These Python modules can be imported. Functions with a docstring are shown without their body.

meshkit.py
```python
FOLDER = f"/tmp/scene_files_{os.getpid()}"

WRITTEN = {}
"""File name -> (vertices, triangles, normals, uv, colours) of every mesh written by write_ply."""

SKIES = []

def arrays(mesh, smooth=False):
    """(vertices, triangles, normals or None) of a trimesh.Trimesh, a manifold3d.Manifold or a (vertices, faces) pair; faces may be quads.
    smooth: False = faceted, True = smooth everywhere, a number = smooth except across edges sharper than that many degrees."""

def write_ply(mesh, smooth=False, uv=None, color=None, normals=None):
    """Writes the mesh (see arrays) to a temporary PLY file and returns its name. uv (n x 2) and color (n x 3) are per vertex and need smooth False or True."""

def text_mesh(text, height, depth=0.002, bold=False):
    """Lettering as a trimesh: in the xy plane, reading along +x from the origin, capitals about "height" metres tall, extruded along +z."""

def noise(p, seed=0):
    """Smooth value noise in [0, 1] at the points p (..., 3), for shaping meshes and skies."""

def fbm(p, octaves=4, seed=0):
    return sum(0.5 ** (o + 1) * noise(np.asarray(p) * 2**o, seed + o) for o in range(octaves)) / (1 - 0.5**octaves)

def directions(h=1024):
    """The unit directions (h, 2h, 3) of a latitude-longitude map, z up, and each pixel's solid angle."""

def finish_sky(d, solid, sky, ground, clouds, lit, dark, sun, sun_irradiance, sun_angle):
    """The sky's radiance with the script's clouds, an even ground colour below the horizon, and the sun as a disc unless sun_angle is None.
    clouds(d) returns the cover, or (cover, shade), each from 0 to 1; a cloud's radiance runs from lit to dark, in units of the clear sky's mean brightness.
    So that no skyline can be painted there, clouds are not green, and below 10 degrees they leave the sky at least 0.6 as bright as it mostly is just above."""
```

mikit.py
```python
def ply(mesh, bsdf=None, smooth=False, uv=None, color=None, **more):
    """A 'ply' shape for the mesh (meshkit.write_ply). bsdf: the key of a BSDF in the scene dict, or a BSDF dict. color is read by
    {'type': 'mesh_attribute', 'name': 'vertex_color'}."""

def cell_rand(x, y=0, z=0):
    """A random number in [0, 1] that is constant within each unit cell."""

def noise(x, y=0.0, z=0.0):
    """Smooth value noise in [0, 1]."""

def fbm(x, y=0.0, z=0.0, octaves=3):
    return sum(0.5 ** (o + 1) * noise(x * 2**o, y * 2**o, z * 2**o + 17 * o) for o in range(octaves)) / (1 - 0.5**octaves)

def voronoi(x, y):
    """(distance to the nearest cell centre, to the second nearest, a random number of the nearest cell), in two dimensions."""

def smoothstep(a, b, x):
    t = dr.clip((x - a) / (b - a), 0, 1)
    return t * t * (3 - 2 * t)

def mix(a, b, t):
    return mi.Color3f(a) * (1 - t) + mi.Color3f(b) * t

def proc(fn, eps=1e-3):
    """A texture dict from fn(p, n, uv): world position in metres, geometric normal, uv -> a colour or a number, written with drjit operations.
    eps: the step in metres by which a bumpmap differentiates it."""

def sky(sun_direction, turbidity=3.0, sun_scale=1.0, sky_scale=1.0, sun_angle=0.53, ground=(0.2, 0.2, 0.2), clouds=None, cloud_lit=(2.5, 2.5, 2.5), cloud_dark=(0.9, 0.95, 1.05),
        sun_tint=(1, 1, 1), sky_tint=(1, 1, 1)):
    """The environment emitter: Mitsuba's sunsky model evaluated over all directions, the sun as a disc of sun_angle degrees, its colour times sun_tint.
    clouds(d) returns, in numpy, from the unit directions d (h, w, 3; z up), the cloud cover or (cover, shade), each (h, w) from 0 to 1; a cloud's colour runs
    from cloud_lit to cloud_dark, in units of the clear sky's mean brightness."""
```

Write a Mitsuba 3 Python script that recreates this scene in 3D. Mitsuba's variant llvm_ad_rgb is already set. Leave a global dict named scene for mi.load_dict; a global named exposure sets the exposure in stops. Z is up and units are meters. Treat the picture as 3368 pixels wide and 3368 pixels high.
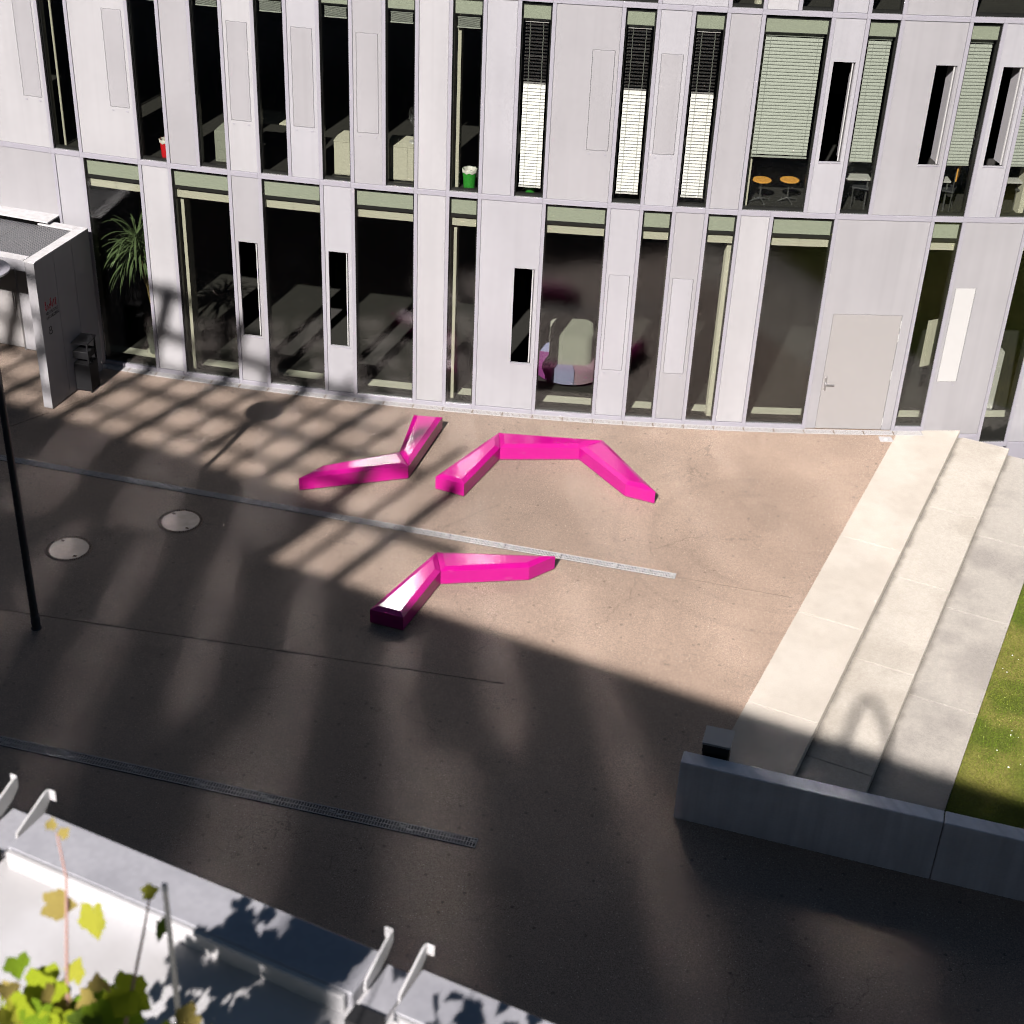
import math
import numpy as np
import trimesh
import manifold3d as m3
import shapely
from shapely.geometry import Polygon
import drjit as dr
import mitsuba as mi
import mikit
import meshkit
from mikit import fbm, noise, voronoi, smoothstep, mix, cell_rand, proc

T = mi.ScalarTransform4f
rng = np.random.default_rng(8)
scene, labels = {'type': 'scene'}, {}

# ------------------------------------------------------------------ camera, sky, exposure
CAM_Z, PITCH, ROLL = 14.7679, 0.5616, 0.0477
_up = np.array([-math.sin(ROLL), math.cos(ROLL) * math.sin(PITCH), math.cos(ROLL) * math.cos(PITCH)])
scene['camera'] = {
    'type': 'thinlens', 'fov': 36.70, 'fov_axis': 'x', 'near_clip': 0.05, 'far_clip': 900.0,
    'aperture_radius': 0.0025, 'focus_distance': 25.0,
    'to_world': T().look_at(origin=[0, 0, CAM_Z], target=[0, math.cos(PITCH), CAM_Z - math.sin(PITCH)], up=_up.tolist())}
SUN = np.array([-0.2437, -0.7500, 0.6149])
SUN /= np.linalg.norm(SUN)
scene['sky'] = mikit.sky(SUN.tolist(), turbidity=3.0, sun_scale=0.10, sky_scale=0.0105, sun_angle=0.58, sun_tint=(0.83, 0.965, 1.33))
exposure = 6.30 + 0.75

# ------------------------------------------------------------------ materials
def rgb(*c):
    return {'type': 'rgb', 'value': list(c)}


def two(b):
    return {'type': 'twosided', 'b': b}


ALB = 0.60          # the whole place is photographed with a short, contrasty exposure: one factor on every paint and stone


def toned(fn):
    return proc(lambda p, n, uv: fn(p, n, uv) * ALB)


def pr(color, rough=0.5, spec=0.5, metal=0.0, **kw):
    c = color if isinstance(color, dict) else rgb(*[ALB * v for v in color])
    return two({'type': 'principled', 'base_color': c, 'roughness': rough, 'specular': spec, 'metallic': metal, **kw})


def asphalt(p, n, uv):
    patch = fbm(p.x * 0.45, p.y * 0.45, 0, 4)
    blot = fbm(p.x * 1.7 + 9, p.y * 1.7, 3, 3)
    d1, d2, r = voronoi(p.x * 75, p.y * 75)
    d3, d4, r2 = voronoi(p.x * 30 + 5, p.y * 30)
    fine = noise(p.x * 150, p.y * 150, 1)
    c = mix((0.275, 0.208, 0.162), (0.345, 0.262, 0.204), smoothstep(0.3, 0.75, patch))
    c = c * (0.92 + 0.16 * blot)
    c = c * (0.74 + 0.50 * r) * (0.90 + 0.2 * fine)
    c = dr.select((r2 > 0.955) & (d3 < 0.22), mi.Color3f(0.50, 0.43, 0.37), c)
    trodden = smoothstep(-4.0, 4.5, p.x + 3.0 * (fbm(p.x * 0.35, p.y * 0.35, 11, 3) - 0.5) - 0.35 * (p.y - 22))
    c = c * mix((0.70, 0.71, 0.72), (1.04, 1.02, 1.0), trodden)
    stain = smoothstep(0.66, 0.74, fbm(p.x * 0.9 + 31, p.y * 0.9 + 7, 5, 4))
    # chewing gum and drip spots, hairline cracks, a few turning tyre arcs near the steps
    e1, e2, er = voronoi(p.x * 2.3 + 3, p.y * 2.3 + 8)
    spot = smoothstep(0.075, 0.035, e1) * dr.select(er > 0.62, 1.0, 0.0)
    w1 = fbm(p.x * 1.6, p.y * 1.6, 21, 4)
    g1, g2, gr_ = voronoi(p.x * 0.33 + 0.5 * w1, p.y * 0.33 + 0.5 * w1)
    crack = smoothstep(0.012, 0.003, g2 - g1) * dr.select(gr_ > 0.5, 1.0, 0.0)
    rr = dr.sqrt(dr.square(p.x - 4.6) + dr.square(p.y - 22.9))
    arc = smoothstep(0.10, 0.03, dr.abs(rr - 2.1)) + smoothstep(0.09, 0.03, dr.abs(rr - 1.55)) + smoothstep(0.08, 0.03, dr.abs(rr - 2.75))
    arc = arc * smoothstep(0.42, 0.62, fbm(p.x * 0.8 + 2, p.y * 0.8, 33, 3))
    return c * (1 - 0.10 * stain) * (1 - 0.42 * spot) * (1 - 0.25 * crack) * (1 - 0.09 * arc)


def asphalt_h(p, n, uv):
    d1, d2, r = voronoi(p.x * 62, p.y * 62)
    return 0.004 * r + 0.003 * noise(p.x * 150, p.y * 150, 1)


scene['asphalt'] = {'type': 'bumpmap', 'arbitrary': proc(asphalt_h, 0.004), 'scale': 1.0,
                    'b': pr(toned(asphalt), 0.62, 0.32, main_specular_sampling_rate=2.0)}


def concrete(p, n, uv):
    a = fbm(p.x * 1.1, p.y * 1.1, p.z * 1.1, 4)
    b = fbm(p.x * 7, p.y * 7, p.z * 7, 3)
    g = noise(p.x * 95, p.y * 95, p.z * 95)
    c = mix((0.445, 0.405, 0.345), (0.49, 0.45, 0.388), smoothstep(0.3, 0.7, a))
    return c * (0.93 + 0.10 * b) * (0.95 + 0.10 * g)


def worn(lo, hi, seed):
    # older treads; dirt has gathered along the foot of the riser (uv.x = metres from it)
    def f(p, n, uv):
        a = fbm(p.x * 1.3 + seed, p.y * 1.3, 2, 4)
        g = noise(p.x * 60, p.y * 60, seed)
        g2 = noise(p.x * 22, p.y * 22, seed + 2)
        c = mix(lo, hi, smoothstep(0.28, 0.66, a)) * (0.90 + 0.14 * g) * (0.95 + 0.1 * g2)
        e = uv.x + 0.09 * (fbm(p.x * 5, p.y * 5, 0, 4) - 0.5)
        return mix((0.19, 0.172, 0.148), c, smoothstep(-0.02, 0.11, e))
    return f


def wall_conc(p, n, uv):
    a = fbm(p.x * 1.5, p.y * 1.5, p.z * 1.5, 4)
    run = fbm(p.x * 13 + p.y * 5, p.z * 0.9, 2, 3)
    c = mix((0.74, 0.72, 0.72), (0.88, 0.86, 0.86), smoothstep(0.25, 0.75, a))
    return c * (0.82 + 0.36 * run) * (0.94 + 0.12 * noise(p.x * 70, p.y * 70, p.z * 70))


scene['concrete'] = pr(toned(concrete), 0.85, 0.25)
scene['slab_worn_1'] = pr(toned(worn((0.40, 0.365, 0.31), (0.465, 0.43, 0.37), 4)), 0.9, 0.2)
scene['slab_worn_2'] = pr(toned(worn((0.29, 0.268, 0.24), (0.375, 0.35, 0.308), 9)), 0.9, 0.2)
scene['wall_concrete'] = pr(toned(wall_conc), 0.8, 0.3)


def mk_panel(t):
    def f(p, n, uv):
        streak = fbm(p.x * 6 + p.y * 2, p.z * 0.35, t[3], 3)
        blot = fbm(p.x * 0.9, p.z * 0.9 + p.y * 0.4, t[3] + 4, 3)
        run = smoothstep(0.60, 0.78, fbm(p.x * 9 + p.y * 3, p.z * 0.12, t[3] + 8, 3))
        splash = smoothstep(0.55, 0.05, p.z + 0.5 * fbm(p.x * 5, p.z * 5, t[3], 3))
        return mi.Color3f(t[0], t[1], t[2]) * (0.935 + 0.09 * streak) * (0.92 + 0.14 * blot) * (1 - 0.03 * run) * (1 - 0.09 * splash)
    return f


TONES = [(0.305, 0.300, 0.314, 1.0), (0.272, 0.265, 0.272, 5.0), (0.326, 0.320, 0.325, 9.0)]
for i, t in enumerate(TONES):
    scene[f'panel_{i}'] = pr(toned(mk_panel(t)), 0.45, 0.4)
scene['mullion'] = pr((0.285, 0.275, 0.305), 0.4, 0.5, 0.1)
scene['vent_white'] = pr((0.40, 0.395, 0.385), 0.4, 0.4)
scene['door_paint'] = pr((0.285, 0.272, 0.264), 0.42, 0.4, 0.1)
scene['frame_dark'] = pr((0.022, 0.021, 0.022), 0.4, 0.4)
scene['spandrel'] = pr((0.37, 0.395, 0.33), 0.5, 0.3)
# window panes: tinted clear sheet, and the faint mirror of a coated pane that is never perfectly flat
scene['glass'] = {'type': 'blendbsdf', 'weight': 0.072,
                  'a': {'type': 'thindielectric', 'int_ior': 1.0003, 'specular_transmittance': rgb(0.69, 0.71, 0.66)},
                  'b': two({'type': 'roughconductor', 'material': 'none', 'distribution': 'beckmann', 'alpha': 0.013})}
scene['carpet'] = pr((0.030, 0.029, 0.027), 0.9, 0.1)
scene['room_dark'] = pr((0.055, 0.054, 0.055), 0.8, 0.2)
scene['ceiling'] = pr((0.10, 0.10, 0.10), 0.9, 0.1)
scene['cream'] = pr((0.50, 0.48, 0.40), 0.8, 0.2)
scene['strip_metal'] = pr((0.50, 0.49, 0.42), 0.5, 0.4)
scene['blind_white'] = pr((0.80, 0.77, 0.80), 0.4, 0.5)
scene['blind_grey'] = pr((0.37, 0.39, 0.36), 0.45, 0.5)
scene['steel'] = pr((0.55, 0.55, 0.56), 0.25, 0.5, 0.9)
scene['grate_steel'] = pr((0.40, 0.395, 0.39), 0.65, 0.2)
scene['grate_dark'] = pr((0.42, 0.41, 0.41), 0.65, 0.2)
scene['black'] = pr((0.012, 0.012, 0.013), 0.6, 0.3)
scene['bin_black'] = pr((0.010, 0.010, 0.011), 0.6, 0.12)
scene['pole_dark'] = pr((0.030, 0.031, 0.036), 0.45, 0.5)
scene['joint_dark'] = pr((0.17, 0.13, 0.10), 0.9, 0.1)


def magenta(p, n, uv):
    g = fbm(p.x * 5, p.y * 5, p.z * 5, 3)
    d = noise(p.x * 40, p.y * 40, p.z * 40)
    c = mi.Color3f(0.37, 0.0003, 0.160) * (0.94 + 0.10 * g) * (0.98 + 0.04 * d)
    dirt = smoothstep(0.10, 0.02, p.z + 0.07 * fbm(p.x * 9, p.y * 9, p.z * 9, 3)) * 0.5
    scuff = smoothstep(0.70, 0.78, fbm(p.x * 3.1 + 7, p.y * 3.1, p.z * 12, 4)) * 0.16
    return mix(mix(c, (0.16, 0.10, 0.10), dirt), (0.30, 0.10, 0.18), scuff)


scene['magenta'] = two({'type': 'principled', 'base_color': toned(magenta), 'roughness': 0.25, 'eta': 1.50, 'clearcoat': 0.25, 'clearcoat_gloss': 0.97})


def plate_col(p, n, uv):
    return mi.Color3f(0.58, 0.49, 0.41) * (0.8 + 0.4 * fbm(p.x * 9, p.y * 9, 0, 4))


scene['manhole_plate'] = pr(toned(plate_col), 0.42, 0.5, 0.15)
scene['rusty_iron'] = pr((0.22, 0.155, 0.115), 0.7, 0.3, 0.2)


def meshy(p, n, uv):
    # perforated roof sheet: rows of offset holes, far too small to build singly
    row = dr.floor(uv.y / 0.03)
    x = uv.x / 0.044 + 0.5 * (row - 2 * dr.floor(row * 0.5))
    dx, dy = (x - dr.floor(x) - 0.5), (uv.y / 0.03 - row - 0.5)
    hole = smoothstep(0.16, 0.10, dx * dx * 0.55 + dy * dy)
    return mix((0.20, 0.19, 0.195), (0.025, 0.034, 0.038), hole)


scene['perforated'] = pr(toned(meshy), 0.45, 0.4, 0.2)
scene['red_print'] = pr((0.32, 0.012, 0.03), 0.6, 0.3)
scene['dark_print'] = pr((0.02, 0.02, 0.022), 0.6, 0.3)


def lawn_col(p, n, uv):
    a = fbm(p.x * 1.1, p.y * 1.1, 0, 4)
    return mix((0.075, 0.095, 0.014), (0.155, 0.145, 0.035), smoothstep(0.4, 0.7, a)) * (0.7 + 0.6 * noise(p.x * 45, p.y * 45, 0))


scene['lawn_soil'] = pr(toned(lawn_col), 0.95, 0.1)


def blade_col(p, n, uv):
    a = fbm(p.x * 1.3 + 3, p.y * 1.3, 0, 4)
    r = cell_rand(p.x * 70, p.y * 70, 2)
    c = mix((0.090, 0.140, 0.010), (0.150, 0.165, 0.022), smoothstep(0.42, 0.7, a))
    return mix(c * 0.7, c * 1.3, r)


scene['grass_blade'] = two({'type': 'principled', 'base_color': toned(blade_col), 'roughness': 0.8, 'specular': 0.08})
scene['daisy_white'] = pr((0.80, 0.80, 0.76), 0.8, 0.2)
scene['coping_grey'] = pr((0.42, 0.42, 0.46), 0.38, 0.5, 0.2)
scene['coping_white'] = pr((0.70, 0.69, 0.68), 0.5, 0.4)


def coping_dirty(p, n, uv):
    a = fbm(p.x * 9, p.y * 9, 0, 4)
    return mix((0.30, 0.30, 0.325), (0.36, 0.36, 0.385), smoothstep(0.3, 0.7, a)) * (0.95 + 0.1 * noise(p.x * 160, p.y * 160, 0))


def membrane(p, n, uv):
    a = fbm(p.x * 14, p.y * 14, p.z * 14, 4)
    return mix((0.38, 0.372, 0.37), (0.44, 0.435, 0.44), smoothstep(0.3, 0.7, a))


scene['coping_grey'] = pr(toned(coping_dirty), 0.38, 0.5, 0.2)
scene['coping_white'] = pr(toned(membrane), 0.55, 0.4)
scene['facing_wall'] = pr((0.28, 0.28, 0.29), 0.8, 0.3)
scene['bamboo'] = pr((0.75, 0.68, 0.60), 0.6, 0.4)
scene['stem_red'] = pr((0.30, 0.17, 0.14), 0.6, 0.3)


def leafmat(c, tr):
    return {'type': 'principledthin', 'base_color': rgb(*[ALB * v for v in c]), 'roughness': 0.45, 'diff_trans': tr, 'spec_trans': 0.0}


scene['leaf_green'] = leafmat((0.16, 0.25, 0.018), 0.75)
scene['leaf_bright'] = leafmat((0.31, 0.38, 0.025), 0.9)
scene['leaf_yellow'] = leafmat((0.40, 0.40, 0.05), 0.9)
scene['leaf_dark'] = leafmat((0.09, 0.14, 0.02), 0.5)
scene['leaf_brown'] = leafmat((0.30, 0.24, 0.07), 0.6)
scene['palm_leaf'] = leafmat((0.13, 0.185, 0.085), 0.6)
scene['palm_trunk'] = pr((0.36, 0.27, 0.11), 0.9, 0.2)
scene['pot_dark'] = pr((0.10, 0.104, 0.09), 0.5, 0.4)
scene['plastic_red'] = pr((0.60, 0.012, 0.02), 0.4, 0.5)
scene['plastic_green'] = pr((0.03, 0.28, 0.03), 0.4, 0.5)
scene['bag_white'] = pr((0.6, 0.58, 0.55), 0.4, 0.5)
scene['wood_seat'] = pr((0.62, 0.30, 0.06), 0.4, 0.5)
scene['grey_fabric'] = pr((0.25, 0.26, 0.22), 0.9, 0.2)
scene['blue_fabric'] = pr((0.22, 0.23, 0.36), 0.9, 0.2)
scene['purple_fabric'] = pr((0.16, 0.03, 0.14), 0.9, 0.2)
scene['mauve_fabric'] = pr((0.25, 0.17, 0.21), 0.9, 0.2)
scene['skin'] = pr((0.55, 0.34, 0.25), 0.6, 0.3)
scene['jacket'] = pr((0.05, 0.05, 0.06), 0.9, 0.2)

# ------------------------------------------------------------------ helpers
def key_of(base):
    if base not in scene and base not in labels:
        return base
    i = 1
    while f'{base}_{i:03d}' in scene or f'{base}_{i:03d}' in labels:
        i += 1
    return f'{base}_{i:03d}'


def thing(name, label=None, cat=None, group=None, kind=None):
    k = key_of(name)
    labels[k] = {}
    if label:
        labels[k]['label'] = label
    if cat:
        labels[k]['category'] = cat
    if group:
        labels[k]['group'] = group
    if kind:
        labels[k]['kind'] = kind
    return k


def add(parent, name, mesh, bsdf, label=None, kind=None, **kw):
    k = key_of(f'{parent}__{name}' if parent else name)
    if isinstance(mesh, dict):
        scene[k] = mesh
    else:
        scene[k] = mikit.ply(mesh, bsdf, **kw)
    if label or kind:
        labels[k] = {**({'label': label} if label else {}), **({'kind': kind} if kind else {})}
    return k


def put(key, mesh, bsdf, **kw):
    scene[key] = mikit.ply(mesh, bsdf, **kw)
    return key


def box(x0, x1, y0, y1, z0, z1):
    b = trimesh.creation.box([x1 - x0, y1 - y0, z1 - z0])
    b.apply_translation([(x0 + x1) / 2, (y0 + y1) / 2, (z0 + z1) / 2])
    return b


def bevel_box(x0, x1, y0, y1, z0, z1, c):
    """A box with chamfered edges, as the hull of three thin boxes."""
    pts = []
    for a in (0, 1, 2):
        s = [c, c, c]
        s[a] = 0
        for ix in (0, 1):
            for iy in (0, 1):
                for iz in (0, 1):
                    pts.append([x0 + s[0] if ix == 0 else x1 - s[0], y0 + s[1] if iy == 0 else y1 - s[1], z0 + s[2] if iz == 0 else z1 - s[2]])
    return trimesh.convex.convex_hull(np.array(pts))


def cat(*ms):
    return trimesh.util.concatenate([m for m in ms if m is not None])


def cyl(p0, p1, r0, r1=None, n=16, caps=True):
    r1 = r0 if r1 is None else r1
    p0, p1 = np.asarray(p0, float), np.asarray(p1, float)
    d = (p1 - p0) / np.linalg.norm(p1 - p0)
    a = np.cross(d, [0, 0, 1] if abs(d[2]) < 0.9 else [1, 0, 0])
    a /= np.linalg.norm(a)
    b = np.cross(d, a)
    t = np.arange(n) * 2 * np.pi / n
    ring = np.cos(t)[:, None] * a + np.sin(t)[:, None] * b
    v = np.vstack([p0 + ring * r0, p1 + ring * r1, [p0], [p1]])
    f = []
    for i in range(n):
        j = (i + 1) % n
        f += [[i, j, n + j], [i, n + j, n + i]]
        if caps:
            f += [[2 * n, j, i], [2 * n + 1, n + i, n + j]]
    return trimesh.Trimesh(v, f, process=False)


def tube(points, radii, n=8):
    points = np.asarray(points, float)
    radii = np.broadcast_to(radii, len(points))
    t = np.gradient(points, axis=0)
    t /= np.linalg.norm(t, axis=1)[:, None] + 1e-12
    ref = np.array([0.31, 0.17, 0.93]) if abs(t[0] @ [0.31, 0.17, 0.93]) < 0.95 else np.array([1.0, 0, 0])
    a = np.cross(t, ref)
    a /= np.linalg.norm(a, axis=1)[:, None]
    b = np.cross(t, a)
    th = np.arange(n) * 2 * np.pi / n
    v = points[:, None] + radii[:, None, None] * (np.cos(th)[None, :, None] * a[:, None] + np.sin(th)[None, :, None] * b[:, None])
    v = v.reshape(-1, 3)
    f = []
    for i in range(len(points) - 1):
        for j in range(n):
            q = (j + 1) % n
            f += [[i * n + j, i * n + q, (i + 1) * n + q], [i * n + j, (i + 1) * n + q, (i + 1) * n + j]]
    v = np.vstack([v, points[:1], points[-1:]])
    m = (len(points) - 1) * n
    for j in range(n):
        q = (j + 1) % n
        f += [[len(v) - 2, q, j], [len(v) - 1, m + j, m + q]]
    return trimesh.Trimesh(v, f, process=False)


def lathe(profile, n=32, at=(0, 0, 0)):
    profile = np.asarray(profile, float)
    m = trimesh.creation.revolve(profile, sections=n)
    m.apply_translation(at)
    return m


def extrude(poly, z0, z1):
    m = trimesh.creation.extrude_polygon(poly, z1 - z0, engine='earcut')
    m.apply_translation([0, 0, z0])
    return m


class Frame:
    """Local axes: u along, n outwards, z up, from a ground point."""

    def __init__(self, A, along, out=None):
        self.A = np.array(A, float)
        self.u = np.array(along, float)
        self.u /= np.linalg.norm(self.u)
        self.n = np.array([self.u[1], -self.u[0]]) if out is None else np.array(out, float)
        self.M = np.eye(4)
        self.M[:2, 0], self.M[:2, 1], self.M[:2, 3] = self.u, self.n, self.A

    def __call__(self, mesh):
        mesh = mesh.copy()
        mesh.apply_transform(self.M)
        if np.linalg.det(self.M[:3, :3]) < 0:
            mesh.invert()
        return mesh

    def box(self, u0, u1, n0, n1, z0, z1):
        return self(box(u0, u1, n0, n1, z0, z1))

    def bbox(self, u0, u1, n0, n1, z0, z1, c=0.004):
        return self(bevel_box(u0, u1, n0, n1, z0, z1, c))

    def face(self, poly, n0, n1):
        """Polygon in (u, z) extruded from depth n0 to n1."""
        m = trimesh.creation.extrude_polygon(poly, n1 - n0, engine='earcut')
        v = m.vertices.copy()
        m.vertices = np.c_[v[:, 0], v[:, 2] + n0, v[:, 1]]
        m.invert()
        return self(m)

    def pt(self, u, n, z):
        return np.array([*(self.A + self.u * u + self.n * n), z])


# ------------------------------------------------------------------ the curved facade
PITCHM = 0.6
_ks = np.arange(-14, 44)
_s = (_ks + 0.5 - 16) * PITCHM
_th = -0.0644 + 0.0185 * _s + 0.0001 * _s * _s
_X = np.concatenate([[0], np.cumsum(np.cos(_th) * PITCHM)])
_Y = np.concatenate([[0], np.cumsum(np.sin(_th) * PITCHM)])
_X += 0.3239 - _X[30]
_Y += 27.1836 - _Y[30]


def pos(k):
    return np.array([np.interp(k + 14, np.arange(len(_X)), _X), np.interp(k + 14, np.arange(len(_Y)), _Y)])


def bay(k0, k1):
    A, B = pos(k0), pos(k1)
    fr = Frame(A, B - A)
    fr.L = float(np.linalg.norm(B - A))
    return fr


def inner(k, depth):
    """The point depth metres behind the facade at k."""
    t = pos(k + 0.5) - pos(k - 0.5)
    t /= np.linalg.norm(t)
    return pos(k) - depth * np.array([t[1], -t[0]])


# ------------------------------------------------------------------ ground, plaza, steps, lawn
STEP_DIR = np.array([0.4078, 0.9131])          # along the step edges, towards the facade
STEP_ACR = np.array([0.9131, -0.4078])         # across them, downhill


def step_pt(c, s):
    """c metres across (from the first edge), s metres along."""
    return np.array([7.556, 27.006]) + STEP_ACR * c + STEP_DIR * s


labels['ground'] = {'kind': 'structure', 'label': 'bare earth under the yard'}
put('ground', box(-400, 400, -400, 400, -1.6, -0.9), 'lawn_soil')
W0, WD = np.array([2.416, 15.792]), np.array([0.9627, -0.2706])   # retaining wall: foot of its front face and its direction
WN = np.array([WD[1], -WD[0]])                                   # towards the camera
WT = 0.245
wall_end = W0 - WN * WT


def hit_wall(c, extra=0.1):
    """s at which the line c meets the wall's middle."""
    P, d = step_pt(c, 0), STEP_DIR
    q = W0 - WN * (WT * 0.5)
    A = np.array([d, -WD]).T
    return np.linalg.solve(A, q - P)[0]


s_w = [hit_wall(c) for c in (0, 1.10, 2.10, 3.185)]
plaza = Polygon([step_pt(0, 1.2), step_pt(0, s_w[0]), W0 - WN * WT * 0.5 + WD * 0.02, W0 - WN * WT * 0.5 + WD * 60, (60, -30), (-70, -30), (-70, 45), (-12, 45)])
labels['plaza'] = {'kind': 'structure', 'label': 'tan asphalt yard in front of the panel facade'}
put('plaza', extrude(plaza, -0.9, 0.0), 'asphalt')


def strip(parent, a, b, w, z, mat, name='joint'):
    a, b = np.array(a, float), np.array(b, float)
    f = Frame(a, b - a)
    return add(parent, name, f.box(0, np.linalg.norm(b - a), -w / 2, w / 2, z - 0.02, z), mat)


strip('plaza', (-14.0, 20.75), (-8.09, 19.82), 0.014, 0.004, 'joint_dark')
strip('plaza', (-8.09, 19.82), (-0.004, 18.546), 0.014, 0.004, 'joint_dark')
strip('plaza', (2.86, 21.65), (4.75, 21.2), 0.007, 0.004, 'joint_dark')
strip('plaza', (-9.12, 26.30), (-10.9, 24.4), 0.018, 0.004, 'joint_dark')
strip('plaza', (-8.3, 27.25), (-9.0, 26.42), 0.018, 0.004, 'joint_dark')

st = thing('seating_steps', 'three broad pale concrete steps going down from the asphalt to the lawn', 'steps')
EDGES = [0.0, 1.10, 2.10, 3.185]
JOINTS = [[(3.9, 0), (-1.35, 1), (-4.0, 0), (-6.62, 0), (-9.35, 0)], [(-1.9, 0), (-4.45, 0), (-7.05, 0), (-9.75, 0)], [(-2.3, 0), (-4.86, 0), (-7.50, 0), (-10.2, 0)]]
ZT = [0.004, -0.150, -0.300]
step_joints = [[0.9, -4.15, -6.78, -9.43], [0.9, -2.1, -4.72, -7.36, -10.02], [0.9, -2.42, -5.0, -7.67, -10.33]]
for i in range(3):
    c0, c1 = EDGES[i] + (0.004 if i else 0), EDGES[i + 1]
    zt = ZT[i]
    js = step_joints[i] + [(s_w[i] + s_w[i + 1]) / 2]
    for a, b in zip(js[:-1], js[1:]):
        f = Frame(step_pt(c0, 0), STEP_ACR, out=STEP_DIR)
        if i == 0:
            m = f(bevel_box(0, c1 - c0, b + 0.006, a - 0.006, zt - 0.4, zt, 0.003))
            add(st, 'slab', m, 'concrete')
        else:
            m = bevel_box(0, c1 - c0, b + 0.006, a - 0.006, zt - 0.4, zt, 0.003)
            m.unmerge_vertices()
            uv = np.c_[m.vertices[:, 0], m.vertices[:, 1]]
            add(st, 'slab', f(m), f'slab_worn_{i}', uv=uv)

# lawn: one sheet, then blades and daisies
lawn_poly = Polygon([step_pt(3.19, 1.5), step_pt(3.19, s_w[3] - 0.1), W0 - WN * WT * 0.5 + WD * 4.0, W0 - WN * WT * 0.5 + WD * 60, (80, 40)])
labels['lawn'] = {'kind': 'structure', 'label': 'lawn beside the steps'}
put('lawn', extrude(lawn_poly, -0.9, -0.330), 'lawn_soil')
nb = 90000
P = np.c_[rng.uniform(6.0, 12.5, 4 * nb), rng.uniform(13.0, 24.8, 4 * nb)]
P = P[shapely.contains_xy(lawn_poly.buffer(0.018), P[:, 0], P[:, 1])][:nb]
edge = np.clip(1 - ((P - step_pt(3.19, 0)) @ STEP_ACR) / 0.10, 0, 1)
h = rng.uniform(0.015, 0.042, len(P)) * (1 + 0.9 * edge * rng.random(len(P))) * (0.65 + 0.7 * meshkit.fbm(np.c_[P * 1.5, np.zeros(len(P))], 3))
ang, lean = rng.uniform(0, 2 * np.pi, len(P)), rng.uniform(0.2, 1.2, len(P))
wv = np.c_[np.cos(ang), np.sin(ang)] * 0.0042
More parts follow.
